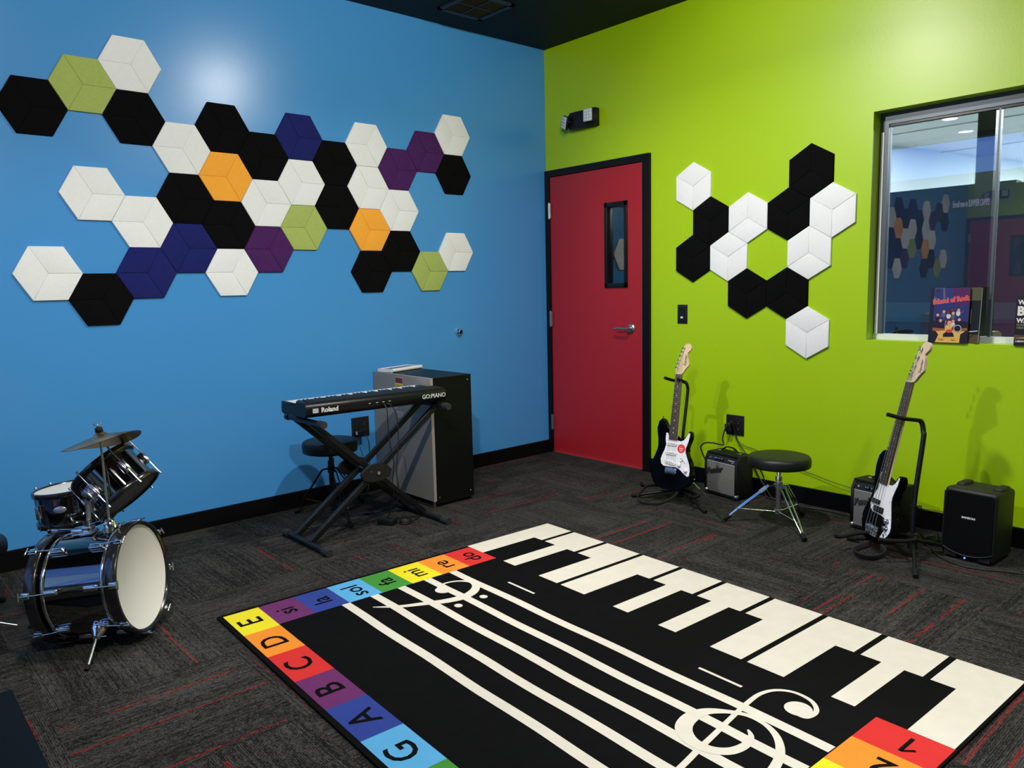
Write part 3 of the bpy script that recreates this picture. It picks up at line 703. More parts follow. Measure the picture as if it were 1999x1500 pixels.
m = WB()
for x in (-2.13, -2.085, -2.045, -2.005): m.tube([KT @ Vector((x, -.006, -.001)), KT @ Vector((x, -.006, .002))], .0055, 12); m.lim((x-.008, .004, 0), (x+.006, .0065, .0004), 1, KT)
m.build('jack_panel', [rubber, wt], kb)
# stand
xs = thing('keyboard_stand', (-2.12, -.71, 0), label='black double-braced X keyboard stand under the electronic keyboard', cat='keyboard stand')
sm = pm('stand_black', (.006, .0065, .0075), .36, spec=.3); capm = pm('ribbed_rubber', (.016, .016, .017), .6)
def ribcap(mb, a, b, r):
    a, b = Vector(a), Vector(b); n = 26; vs = []; d = (b-a).normalized(); u = Vector((0, 0, 1)).cross(d).normalized(); v = d.cross(u)
    for q in (a, b):
        for k in range(n):
            rr = r*(1 if k % 2 else .91); ang = 2*PI*k/n; vs.append(tuple(q+(u*math.cos(ang)+v*math.sin(ang))*rr))
    mb.add(vs, [(k, (k+1) % n, n+(k+1) % n, n+k) for k in range(n)]); mb.add(vs[:n], [list(range(n))]); mb.add(vs[n:], [list(range(n))])
def bar(mb, a, b, w, t):
    a, b = Vector(a), Vector(b); d = (b-a).normalized(); y = Vector((0, 1, 0)); z = d.cross(y).normalized()
    mb.box((0, 0, 0), ((b-a).length, w, t), 0, basis((a+b)/2, d, y, z), bev=.003)
ys = ((-.735, -.765), (-.575, -.545))
Lx, Rx, LT, RT_ = -2.49, -1.745, -2.44, -1.66
for x in (Lx, Rx):
    m = WB(); m.tube([(x, -.915, .019), (x, -.512, .019)], .0165, 18); fb = m.build('foot_bar', sm, xs)
    for a, b in ((-.965, -.905), (-.522, -.468)):
        m = WB(); ribcap(m, (x, a, .0205), (x, b, .0205), .0205); m.build('rubber_cap', capm, fb)
zt = .655
for x, s_ in ((LT, 1), (RT_, 1)):
    m = WB(); m.tube([(x, -.845, zt), (x, -.50, zt)], .0145, 16); ab = m.build('support_arm', sm, xs)
    m = WB(); ribcap(m, (x, -.885, zt), (x, -.835, zt), .0195); ribcap(m, (x, -.50, zt), (x, -.47, zt), .0195); m.build('rubber_cap', capm, ab)
for y in (-.725, -.562): m = WB(); bar(m, (Rx, y, .025), (LT, y, zt), .030, .030); m.build('strut', sm, xs)
for y in (-.765, -.602): m = WB(); bar(m, (Lx, y+.005, .025), (RT_, y, zt), .028, .030); m.build('strut', sm, xs)
pc = Vector((-2.098, 0, .345))
for y in (-.792, -.545):
    m = WB(); pts = []
    R = .078
    for k in range(13): a = math.radians(12+156*k/12); pts.append((pc.x+R*1.25*math.cos(a), pc.z-.022+R*.80*math.sin(a)))
    pts += [(pc.x-R*1.05, pc.z-.04), (pc.x-R*.5, pc.z-.058), (pc.x+R*.5, pc.z-.058), (pc.x+R*1.05, pc.z-.04)]
    m.prism([(p[0], p[1]) for p in pts], -.010, .010, 0, Matrix.Translation((0, y, 0)) @ Matrix(((1, 0, 0, 0), (0, 0, 1, 0), (0, 1, 0, 0), (0, 0, 0, 1))) @ Matrix.Translation((0, 0, 0)), bev=.003)
    m.build('locking_plate', pm('plate_black', (.009, .009, .009), .45, spec=.3), xs)
m = WB()
m.tube([(pc.x+.01, -.807, pc.z-.012), (pc.x+.01, -.530, pc.z-.012)], .009, 14); m.tube([(pc.x-.035, -.8025, pc.z+.002), (pc.x-.035, -.8025-.002, pc.z+.002)], .003, 8); m.build('pivot_bolt', satin, xs)
def cable(name, pts, r, label, cat='cable', sub=8, mat=None, parent=None):
    m = WB() if parent else MB(); P = smooth_path(pts, None, sub); m.tube([(p[0], p[1], max(p[2], r+.0005)) for p in P], r, 8)
    o = m.build(name, mat or wire, parent)
    return tag(o, label, cat)
cable('power_cable', [(-2.045, -.822, .708), (-2.04, -.838, .68), (-2.04, -.84, .62), (-2.03, -.835, .50), (-2.0, -.82, .38), (-2.0, -.80, .26), (-1.985, -.78, .17), (-1.99, -.73, .06), (-1.985, -.71, .02)], .0028, 'thin black cable hanging from the middle of the keyboard back, left one')
cable('headphone_cable', [(-2.03, -.822, .712), (-2.015, -.842, .70), (-1.985, -.845, .64), (-1.975, -.835, .48), (-1.985, -.82, .33), (-1.97, -.81, .22), (-1.955, -.79, .17), (-1.99, -.74, .10), (-2.03, -.66, .03), (-2.02, -.60, .005)], .0026, 'thin black cable hanging from the middle of the keyboard back, right one')
cable('power_cable', [(-1.735, -.06, .405), (-1.715, -.08, .36), (-1.70, -.06, .28), (-1.70, -.05, .15), (-1.72, -.06, .04), (-1.80, -.12, .004), (-1.9, -.35, .004), (-1.95, -.6, .004), (-1.97, -.69, .02)], .0025, 'thin black cable running down the blue wall from its outlet')
ad = thing('power_brick', (-1.985, -.715, 0), label='black power brick lying on the carpet under the keyboard stand', cat='adapter')
WB().box((0, 0, .018), (.058, .10, .034), 0, Matrix.Translation((-1.985, -.70, 0)) @ Matrix.Rotation(.5, 4, 'Z'), bev=.004).build('body', blk, ad)
m = MB()
for k in range(6):
    rr = .030+.002*math.sin(k*2.3); m.tube([(-1.905+rr*1.1*math.cos(a*PI/9), -.765+rr*math.sin(a*PI/9), .005+.0055*k) for a in range(19)], .0032, 6)
m.tube([(-1.905, -.80, .04), (-1.90, -.765, .045), (-1.905, -.73, .04)], .003, 6)
tag(m.build('coiled_cable', wire), 'small coil of black cable on the carpet beside the power brick', 'cable')
cable('floor_cable', [(-1.87, -.775, .01), (-1.80, -.74, .004), (-1.73, -.70, .004), (-1.66, -.68, .004)], .003, 'short black cable running from the coil toward the cabinet')

# ------------------------------------------------------------------ guitars
maple = pm('maple_wood', (.66, .50, .29), .35, coat=.3, var=.08, vscale=25)
maple2 = pm('pale_maple_wood', (.60, .47, .32), .4, var=.08, vscale=25)
rosewood = pm('rosewood', (.050, .026, .017), .5, var=.3, vscale=80)
fretm = pm('fret_wire', (.55, .53, .48), .3, 1); pearl = pm('pearl_dot', (.7, .68, .62), .3)
guardm = pm('white_pickguard', (.80, .80, .82), .3, coat=.3); ink = pm('black_ink', (.01, .01, .01), .5)
stringm = pm('steel_string', (.55, .55, .53), .35, 1)
def lerp(a, b, t): return tuple(a[i]+(b[i]-a[i])*t for i in range(len(a)))
def screwdots(m, pts, z, r=.0022):
    for p in pts: m.prism([(p[0]+r*math.cos(a*PI/4), p[1]+r*math.sin(a*PI/4)) for a in range(8)], z, z+.0008)
def knob_at(m, p, z, r=.0095, hh=.013, mi=0):
    m.lathe([(r*1.25, z), (r*1.2, z+.003), (r, z+.004), (r*.86, z+hh-.001), (r*.8, z+hh), (.0001, z+hh)], 20, mi, Matrix.Translation((p[0], p[1], 0)))
def closed_smooth(pts, sub=3):
    n = len(pts); out = []
    for i in range(n):
        p0, p1, p2, p3 = pts[i-1], pts[i], pts[(i+1) % n], pts[(i+2) % n]
        for k in range(sub):
            t = k/sub
            out.append(tuple(.5*((2*p1[j])+(-p0[j]+p2[j])*t+(2*p0[j]-5*p1[j]+4*p2[j]-p3[j])*t*t+(-p0[j]+3*p1[j]-3*p2[j]+p3[j])*t**3) for j in (0, 1)))
    return out
def neck_and_head(root, D, wood, nfret, dots, headdrop, strings):
    NL, NR, BR_, BL_ = D['fret']
    m = MB(); m.prism([NL, NR, BR_, BL_], .004, .0095, 0, bev=.001); fb = m.build('fingerboard', rosewood, root)
    m = MB(); w = [NR[0]-NL[0], BR_[0]-BL_[0]]; cx = [(NL[0]+NR[0])/2, (BL_[0]+BR_[0])/2]; cy = [(NL[1]+NR[1])/2, (BL_[1]+BR_[1])/2]
    vs = []
    for q in range(2):
        for k in range(9):
            a = PI*k/8; vs.append((cx[q]-math.cos(a)*w[q]/2, cy[q], .004-math.sin(a)**.7*.019))
    m.add(vs, [(k, k+1, 9+k+1, 9+k) for k in range(8)]+[tuple(range(9)), tuple(range(17, 8, -1))], 0, True); m.build('neck', wood, root)
    scale = (NL[1]-strings[0][1]) if strings else .6
    for k in range(1, nfret+1):
        y = NL[1]-scale*(1-2**(-k/12)); t = (NL[1]-y)/(NL[1]-BL_[1])
        if t > .985: break
        xl = lerp(NL, BL_, t); xr = lerp(NR, BR_, t)
        m = MB(); m.box(((xl[0]+xr[0])/2, y, .0100), (xr[0]-xl[0], .0016, .0016)); m.build('fret', fretm, fb)
    m = MB()
    for k in dots:
        y = NL[1]-scale*(1-2**(-(k-.5)/12)); t = (NL[1]-y)/(NL[1]-BL_[1])
        if t > .97: break
        c = lerp(lerp(NL, BL_, t), lerp(NR, BR_, t), .5)
        m.prism([(c[0]+.003*math.cos(a*PI/5), y+.003*math.sin(a*PI/5)) for a in range(10)], .0094, .0098)
    tag(m.build('position_dots', pearl, fb), 'pale position dots')
    m = MB(); m.box(((NL[0]+NR[0])/2, NL[1]-.001, .0095), (NR[0]-NL[0], .004, .005)); m.build('nut', pearl, fb)
    m = MB(); m.prism(closed_smooth(D['head'], 2), -.012, .002, 0, bev=.0015); hd = m.build('headstock', wood, root)
    return hd
def tuner(hd, p, side, big):
    r = .0042 if not big else .0065
    m = MB(); T = Matrix.Translation((p[0], p[1], 0))
    m.lathe([(r*1.3, .002), (r*1.25, .004), (r*.8, .0045), (r*.75, .010), (r*.95, .012), (r*.9, .018), (.0001, .018)], 16, 0, T)
    m.tube([(p[0], p[1], -.017), (p[0]-side, p[1]+.002, -.017)], .0022, 8)
    b = side+.004
    m.box((p[0]-b, p[1]+.002, -.017), (.009 if not big else .007, .013 if not big else .026, .016 if not big else .024), bev=.003)
    m.build('tuning_peg', chrome, hd)
GTR = {
 'head': ((-0.0998,0.6925),(-0.1060,0.7090),(-0.1037,0.7280),(-0.0957,0.7524),(-0.0815,0.8063),(-0.0707,0.8475),(-0.0611,0.8666),(-0.0447,0.8759),(-0.0264,0.871),(-0.0173,0.8558),(-0.017,0.8434),(-0.0245,0.8307),(-0.0355,0.824),(-0.0385,0.8146),(-0.0342,0.793),(-0.0267,0.7685),(-0.0205,0.744),(-0.0322,0.731),(-0.0485,0.7101),(-0.0574,0.6921)),
 'fret': ((-0.0996,0.6913),(-0.0574,0.6921),(-0.0374,0.2891),(-0.0935,0.2896)),
 'body': ((-0.1617,0.4118),(-0.178,0.3962),(-0.1887,0.3666),(-0.1833,0.3229),(-0.1721,0.28),(-0.1689,0.2362),(-0.178,0.2003),(-0.1928,0.1572),(-0.2,0.1182),(-0.1984,0.0804),(-0.1871,0.038),(-0.165,0.0131),(-0.1329,-0.0048),(-0.0915,-0.0129),(-0.0417,-0.0076),(0.0065,0.0042),(0.0463,0.0212),(0.0712,0.0423),(0.0862,0.0751),(0.0847,0.1112),(0.0737,0.152),(0.0553,0.1859),(0.0377,0.214),(0.031,0.2375),(0.0356,0.2657),(0.0468,0.3007),(0.051,0.3318),(0.0440,0.3503),(0.0331,0.3511),(0.0262,0.335),(0.0142,0.3102),(-0.0036,0.2957),(-0.0263,0.2966),(-0.0403,0.3054),(-0.0936,0.3427),(-0.1074,0.3536),(-0.1239,0.3674),(-0.1382,0.391),(-0.1478,0.4076)),
 'guard': ((-0.1205,0.327),(-0.1083,0.3284),(-0.0935,0.2896),(-0.0374,0.2891),(-0.0288,0.2883),(-0.0108,0.2862),(0.0091,0.2961),(0.0234,0.3193),(0.0333,0.3420),(0.0424,0.3404),(0.0440,0.3252),(0.0386,0.2879),(0.0247,0.2463),(0.0262,0.2251),(0.0437,0.1906),(0.0608,0.1565),(0.069,0.1212),(0.0682,0.0908),(0.0573,0.0839),(0.0363,0.0946),(0.0052,0.1174),(-0.0249,0.1302),(-0.0747,0.1271),(-0.1109,0.1262),(-0.1308,0.1377),(-0.1382,0.1648),(-0.1316,0.1908),(-0.1172,0.2241),(-0.1107,0.2562),(-0.1194,0.2927))}
GM = basis((-.56, -1.6498, .0995), (.0698, -.9976, 0), (.2074, .0145, .9781), (-.9758, -.0682, .2079))
gt = thing('electric_guitar', (0, 0, 0), M=GM, label='small black electric guitar with three white pickups and a round red sticker, on a stand', cat='guitar')
m = MB(); m.prism(closed_smooth(GTR['body'], 3), -.038, .0, 0, bev=.007); bd = m.build('body', gloss, gt)
m = MB(); m.prism(GTR['guard'], .0, .0025, 0, bev=.0006); pg = m.build('pickguard', guardm, gt)
m = MB(); screwdots(m, [(-.117, .318), (-.118, .28), (-.13, .175), (-.127, .143), (-.034, .283), (.037, .333), (.033, .265), (.05, .165), (.062, .125), (.062, .093), (-.03, .136)], .0025); tag(m.build('screws', satin, pg), 'small steel screws')
for (a, b) in (((-.108, .263), (-.033, .2643)), ((-.106, .2071), (-.031, .2078)), ((-.104, .1571), (-.0329, .1468))):
    ang = math.atan2(b[1]-a[1], b[0]-a[0]); T = Matrix.Translation(((a[0]+b[0])/2, (a[1]+b[1])/2, .0025)) @ Matrix.Rotation(ang, 4, 'Z')
    m = MB(); m.prism([(.037*1-.009+.009*math.cos(t), .009*math.sin(t)) for t in [PI*k/8-PI/2 for k in range(9)]]+[(-.028+.009*math.cos(t), .009*math.sin(t)) for t in [PI*k/8+PI/2 for k in range(9)]], 0, .006, 0, T, bev=.001)
    for k in range(6): m.lathe([(.0026, .006), (.0026, .0068), (.0001, .0068)], 8, 1, T @ Matrix.Translation(((k-2.5)*.0092, 0, 0)))
    for s_ in (-1, 1): m.lathe([(.002, 0), (.002, .0015), (.0001, .0015)], 8, 1, T @ Matrix.Translation((s_*.041, 0, 0)))
    m.build('pickup', [pm('aged_white', (.80, .80, .76), .3), blkm], pg)
for p in ((-.0035, .145), (.0438, .1171)):
    m = MB(); knob_at(m, p, .0025, .0105, .014); m.build('control_knob', white_pl, pg)
m = MB(); m.tube([(-.0008, .1872, .003), (.0347, .1585, .003)], .0012, 6); m.tube([(.014, .172, .003), (.010, .166, .016)], .0015, 6); m.ball((.010, .166, .016), .003); m.build('selector_switch', blkm, pg)
T = Matrix.Translation((-.0035, .2434, .0028))
m = MB(); m.disc(.0265, 0, 32, 0, T); m.text('FULLY', .010, T @ Matrix.Translation((0, .001, .0002)), 1, 0, bold=.0004)
for k in range(3): m.box((0, -.008-.004*k, .0003), (.026-.006*k, .0012, .0001), 1, T)
m.box((0, .013, .0003), (.014, .0015, .0001), 1, T); tag(m.build('sticker', [pm('sticker_red', (.72, .03, .03), .4), pm('sticker_white', (.85, .8, .8), .4)], pg), 'round red sticker with white print')
br = (-.102, -.020, .082, .122)
m = MB(); m.lim((br[0], br[2]+.01, 0), (br[1], br[3], .004), 0, bev=.001)
for k in range(6):
    x = br[0]+.010+.0125*k; m.box((x, .100, .006), (.010, .026, .006), 0, bev=.0012); m.tube([(x, .083, .006), (x, .092, .006)], .002, 8)
for k in range(6): m.ball((br[0]+.010+.0125*k, .119, .004), .0022)
m.build('bridge', chrome, gt)
m = MB(); 
for k in range(6):
    a = (br[0]+.010+.0125*k, .112, .010); t = (k+.5)/6; n_ = (-.0996+.0422*t, .6915, .0125); b = ((-.094+.0067*k), .7293+.0237*k, .012)
    m.tube([a, n_], .0006, 5); m.tube([n_, b], .0006, 5)
tag(m.build('strings', stringm, gt), 'steel strings')
hd = neck_and_head(gt, GTR, maple, 20, (3, 5, 7, 9, 12, 15, 17), 0, [(0, .107)])
for k, p in enumerate(((-0.0607,0.8479),(-0.0682,0.8245),(-0.0757,0.8004),(-0.0824,0.7762),(-0.0886,0.7528),(-0.094,0.7293))): tuner(hd, p, .020, False)
m = MB(); m.text('Squier', .026, basis((-.047, .772, .0022), (.03, 1, 0), (-1, .03, 0), (0, 0, 1)), 0, 0, .3, bold=.0004); m.build('lettering', ink, hd)
m = MB(); m.ball((.094, .075, -.018), .005); m.tube([(-.165, .41, -.02), (-.168, .424, -.02)], [.003, .0055], 10); m.build('strap_button', chrome, gt)
# cable jack plug of the guitar is the black metal end at the lower right edge
BAS = {
 'head': ((-0.1176,0.7842),(-0.1065,0.7990),(-0.1079,0.8126),(-0.1092,0.8268),(-0.1053,0.8616),(-0.1004,0.8992),(-0.0944,0.9282),(-0.0867,0.9472),(-0.08,0.9633),(-0.0717,0.9752),(-0.0593,0.9817),(-0.0378,0.981),(-0.0241,0.9731),(-0.0178,0.9569),(-0.0221,0.9412),(-0.0366,0.9297),(-0.0419,0.9214),(-0.0356,0.9108),(-0.031,0.8916),(-0.0265,0.864),(-0.0226,0.8476),(-0.0279,0.8373),(-0.0431,0.8215),(-0.0606,0.7996),(-0.0737,0.783)),
 'fret': ((-0.1178,0.7843),(-0.0739,0.7831),(-0.0669,0.2713),(-0.1263,0.2714)),
 'body': ((-0.1592,0.4328),(-0.1789,0.4234),(-0.1907,0.3997),(-0.1956,0.3443),(-0.1835,0.285),(-0.1736,0.2504),(-0.1708,0.214),(-0.1774,0.1776),(-0.1952,0.1405),(-0.204,0.1084),(-0.2053,0.0757),(-0.1936,0.047),(-0.1748,0.0154),(-0.1546,-0.0048),(-0.1327,-0.0135),(-0.0952,-0.0181),(-0.0533,-0.0143),(0.0,0.0),(0.0369,0.0203),(0.0518,0.043),(0.0495,0.0726),(0.0328,0.1178),(0.0141,0.1628),(-0.0008,0.1966),(-0.0050,0.2325),(0.0036,0.2635),(0.0115,0.2906),(0.0147,0.3217),(0.0035,0.3367),(-0.0101,0.3285),(-0.0179,0.2986),(-0.0333,0.2768),(-0.0593,0.2699),(-0.1402,0.3011),(-0.1375,0.3253),(-0.136,0.3675),(-0.1325,0.4047),(-0.1376,0.427)),
 'guard': ((-0.1398,0.3239),(-0.1262,0.2715),(-0.0672,0.2723),(-0.061,0.2774),(-0.05,0.2775),(-0.0317,0.2796),(-0.0133,0.2939),(-0.0026,0.3135),(0.002,0.3282),(0.0071,0.3261),(0.008,0.3163),(0.0052,0.2855),(-0.0017,0.2634),(-0.0112,0.2301),(-0.0108,0.203),(0.0,0.1762),(0.0188,0.1313),(0.0338,0.0887),(0.0339,0.0648),(0.0217,0.0421),(0.0026,0.0221),(-0.0205,0.0154),(-0.0293,0.0228),(-0.0166,0.0459),(-0.0014,0.0731),(-0.007,0.0917),(-0.0156,0.1095),(-0.0312,0.1202),(-0.0549,0.1232),(-0.0897,0.1248),(-0.1336,0.1257),(-0.1519,0.138),(-0.16,0.1569),(-0.1579,0.1822),(-0.1476,0.2062),(-0.1349,0.2377),(-0.1353,0.2726))}
BM = basis((-.58, -2.8571, .061), (-.5736, -.8192, 0), (.1843, -.129, .9744), (-.7982, .5589, .225))
bs = thing('bass_guitar', (0, 0, 0), M=BM, label='black four-string bass guitar with white pickguard, leaning right on a black stand', cat='guitar')
m = MB(); m.prism(closed_smooth(BAS['body'], 3), -.040, 0, 0, bev=.007); m.build('body', gloss, bs)
m = MB(); m.prism(BAS['guard'], 0, .0025, 0, bev=.0006); pg = m.build('pickguard', guardm, bs)
m = MB(); screwdots(m, [(-.058, .27), (.003, .315), (-.017, .20), (.016, .125), (-.148, .172), (-.132, .25), (-.035, .128), (-.012, .022), (.018, .05), (-.14, .135)], .0025, .0025); tag(m.build('screws', satin, pg), 'small steel screws')
for q in ([(-.152, .1895), (-.0861, .1905), (-.0871, .1705), (-.1505, .168)], [(-.1177, .1585), (-.0475, .1613), (-.0457, .1336), (-.1158, .1309)]):
    m = MB(); m.prism(q, .0025, .011, 0, bev=.0012)
    for k in range(4):
        for s_ in (.35, .65):
            p = lerp(lerp(q[0], q[1], (k+.5)/4), lerp(q[3], q[2], (k+.5)/4), s_); m.lathe([(.0022, .011), (.0022, .0118), (.0001, .0118)], 8, 1, Matrix.Translation((p[0], p[1], 0)))
    m.build('pickup', [blk, fretm], pg)
m = MB(); m.lathe([(.0001, .0118), (.001, .0118)], 4, 0); 
for p in ((-.0001, .1093), (.0038, .0764)):
    m = MB(); knob_at(m, p, .0025, .0115, .019); m.build('control_knob', chrome, pg)
m = MB(); m.lathe([(.009, .0025), (.009, .004), (.005, .0045), (.005, .003), (.0001, .003)], 16, 0, Matrix.Translation((-.0038, .0381, 0))); m.build('output_jack', chrome, pg)
m = MB(); m.lim((-.147, .012, 0), (-.055, .066, .003)); m.lim((-.147, .012, 0), (-.055, .015, .012))
for k in range(4): x = -.138+.0215*k; m.box((x, .046, .008), (.013, .022, .010), 0, bev=.002); m.tube([(x, .014, .008), (x, .04, .008)], .0018, 8)
m.build('bridge', chrome, bs)
SL = ((-.1397, .048), (-.1159, .0502), (-.0927, .0534), (-.0674, .0563)); SN = ((-.1124, .7848), (-.1024, .7846), (-.092, .7842), (-.0807, .7838)); PO = ((-.0982, .8252), (-.0873, .8599), (-.0812, .9041), (-.0702, .9445))
m = MB()
for k in range(4): m.tube([(SL[k][0], SL[k][1], .014), (SN[k][0], SN[k][1], .013)], .0011, 6); m.tube([(SN[k][0], SN[k][1], .013), (PO[k][0], PO[k][1], .010)], .0011, 6)
tag(m.build('strings', stringm, bs), 'four thick steel strings')
hd = neck_and_head(bs, BAS, maple2, 20, (3, 5, 7, 9, 12, 15, 17), 0, [(0, .05)])
for p in PO: tuner(hd, p, .034, True)
m = MB(); m.text('Squier', .026, basis((-.047, .862, .0022), (-.03, 1, 0), (-1, -.03, 0), (0, 0, 1)), 0, 0, .3, bold=.0004); m.build('lettering', ink, hd)
m = MB(); m.tube([(-.16, .43, -.02), (-.165, .446, -.02)], [.003, .006], 10); m.build('strap_button', chrome, bs)

# ------------------------------------------------------------------ guitar stands
def stand(loc, label, hub, feet, postpts, r_post, yoke, cradle, knob=None):
    t = thing('guitar_stand', loc, label=label, cat='guitar stand'); hb = Vector(hub)
    m = WB(); m.tube([hb-Vector((0, 0, .03)), hb+Vector((0, 0, .045))], .021, 16); m.tube([hb+Vector((0, 0, .03)), hb+Vector((0, 0, .04))], .025, 16); m.build('hub', blk, t)
    for fx, fy in feet:
        F = Vector((fx, fy, .012)); d_ = (F-hb).normalized(); A = hb+Vector((d_.x, d_.y, 0))*.015+Vector((0, 0, .01)); P = hb*.72+F*.28+Vector((0, 0, .012))
        m = WB(); m.tube([A, P, F-d_*.03], .0085, 12); lg = m.build('leg', blkm, t)
        m = WB(); m.tube([F-d_*.05, F, F+d_*.006], [.0115, .0125, .010], 12); m.build('rubber_foot', rubber, lg)
    m = WB(); m.tube(smooth_path([tuple(hb)]+postpts, None, 5), r_post, 14); m.build('post', blkm, t)
    if knob:
        m = WB(); k = Vector(knob[0]); d_ = Vector(knob[1]).normalized(); m.tube([k, k+d_*.02], .006, 10); m.tube([k+d_*.018, k+d_*.034], .013, 14); m.tube([k-Vector((0, 0, .04)), k+Vector((0, 0, .012))], r_post*1.25, 14); m.build('height_knob', blk, t)
    m = WB()
    for pts in yoke: m.tube(smooth_path(pts, None, 5), .0095, 12)
    m.build('neck_yoke', rubber, t)
    for pts in cradle:
        m = WB(); m.tube(smooth_path(pts, None, 5), .0095, 12); m.build('cradle_arm', rubber, t)
    return t
stand((-.46, -1.60, 0), 'black tripod guitar stand holding the small electric guitar', (-.46, -1.60, .055), [(-.598, -1.34), (-.578, -1.861), (-.289, -1.56)],
      [(-.43, -1.590, .35), (-.355, -1.572, .64), (-.352, -1.571, .685), (-.355, -1.560, .715), (-.365, -1.535, .722)], .0095,
      [[(-.44, -1.466, .745), (-.385, -1.470, .728), (-.355, -1.485, .720), (-.36, -1.535, .720), (-.38, -1.565, .720), (-.41, -1.576, .730), (-.46, -1.577, .746)]],
      [[(-.46, -1.59, .075), (-.47, -1.48, .072), (-.49, -1.44, .075), (-.60, -1.42, .090), (-.605, -1.42, .115)], [(-.46, -1.61, .075), (-.475, -1.72, .07), (-.50, -1.76, .07), (-.60, -1.775, .08), (-.605, -1.775, .105)]])
stand((-.52, -2.98, 0), 'tall black guitar stand holding the bass guitar, beside the loudspeaker', (-.505, -2.965, .075), [(-.762, -3.081), (-.470, -2.645), (-.26, -3.13)],
      [(-.470, -2.952, .256), (-.388, -2.950, .545), (-.374, -2.944, .588), (-.366, -2.934, .625), (-.372, -2.925, .640)], .012,
      [[(-.372, -2.925, .640), (-.40, -2.905, .645), (-.445, -2.885, .653), (-.470, -2.860, .662), (-.497, -2.821, .675)]],
      [[(-.505, -2.965, .105), (-.535, -2.992, .105), (-.58, -2.965, .100), (-.66, -2.905, .108), (-.685, -2.886, .116)], [(-.50, -2.95, .105), (-.50, -2.80, .085), (-.54, -2.73, .075), (-.640, -2.685, .070), (-.665, -2.665, .078)]],
      ((-.474, -2.953, .235), (.5, -.8, 0)))
strap_m = pm('woven_strap', (.010, .010, .011), .85)
def strap(pts, w, label):
    P = smooth_path(pts, None, 8); m = MB(); m.tube([(p[0], p[1], max(p[2], .0165)) for p in P], w, 10, flat=(.14, 1), mi=0)
    return tag(m.build('guitar_strap', strap_m), label, 'strap')
strap([(-.56, -1.655, .085), (-.60, -1.64, .05), (-.66, -1.58, .016), (-.70, -1.50, .014), (-.66, -1.43, .022), (-.61, -1.42, .055), (-.57, -1.44, .09)], .010, 'thin black strap looped on the carpet under the small electric guitar')
strap([(-.60, -2.80, .052), (-.63, -2.77, .035), (-.665, -2.76, .022), (-.70, -2.81, .020), (-.69, -2.87, .022), (-.64, -2.90, .040), (-.60, -2.86, .05)], .019, 'wide black strap bunched on the carpet below the bass guitar')

# ------------------------------------------------------------------ amplifiers
def grille_mat():
    t = NT('silver_weave'); ob = t.obj(); sp = t.n('ShaderNodeSeparateXYZ'); t.set(sp.inputs[0], ob); x, z = sp.outputs[0], sp.outputs[2]
    colx = t.math('FLOOR', t.math('DIVIDE', x, .0095)); sh = t.math('MULTIPLY', t.math('FLOORED_MODULO', colx, 2), .5)
    fz = t.math('FRACT', t.math('ADD', t.math('DIVIDE', z, .0042), sh)); ln = t.math('LESS_THAN', t.math('ABSOLUTE', t.math('SUBTRACT', fz, .5)), .23)
    t.set(t.b.inputs['Base Color'], t.mix(ln, c4((.015, .015, .015)), c4((.30, .295, .275)))); t.b.inputs['Roughness'].default_value = .6
    t.bump(ln, .3, .001); return t.m
weave = grille_mat(); tolex = pm('black_tolex', (.006, .006, .006), .55, spec=.25, bump=(350, .4, .001))
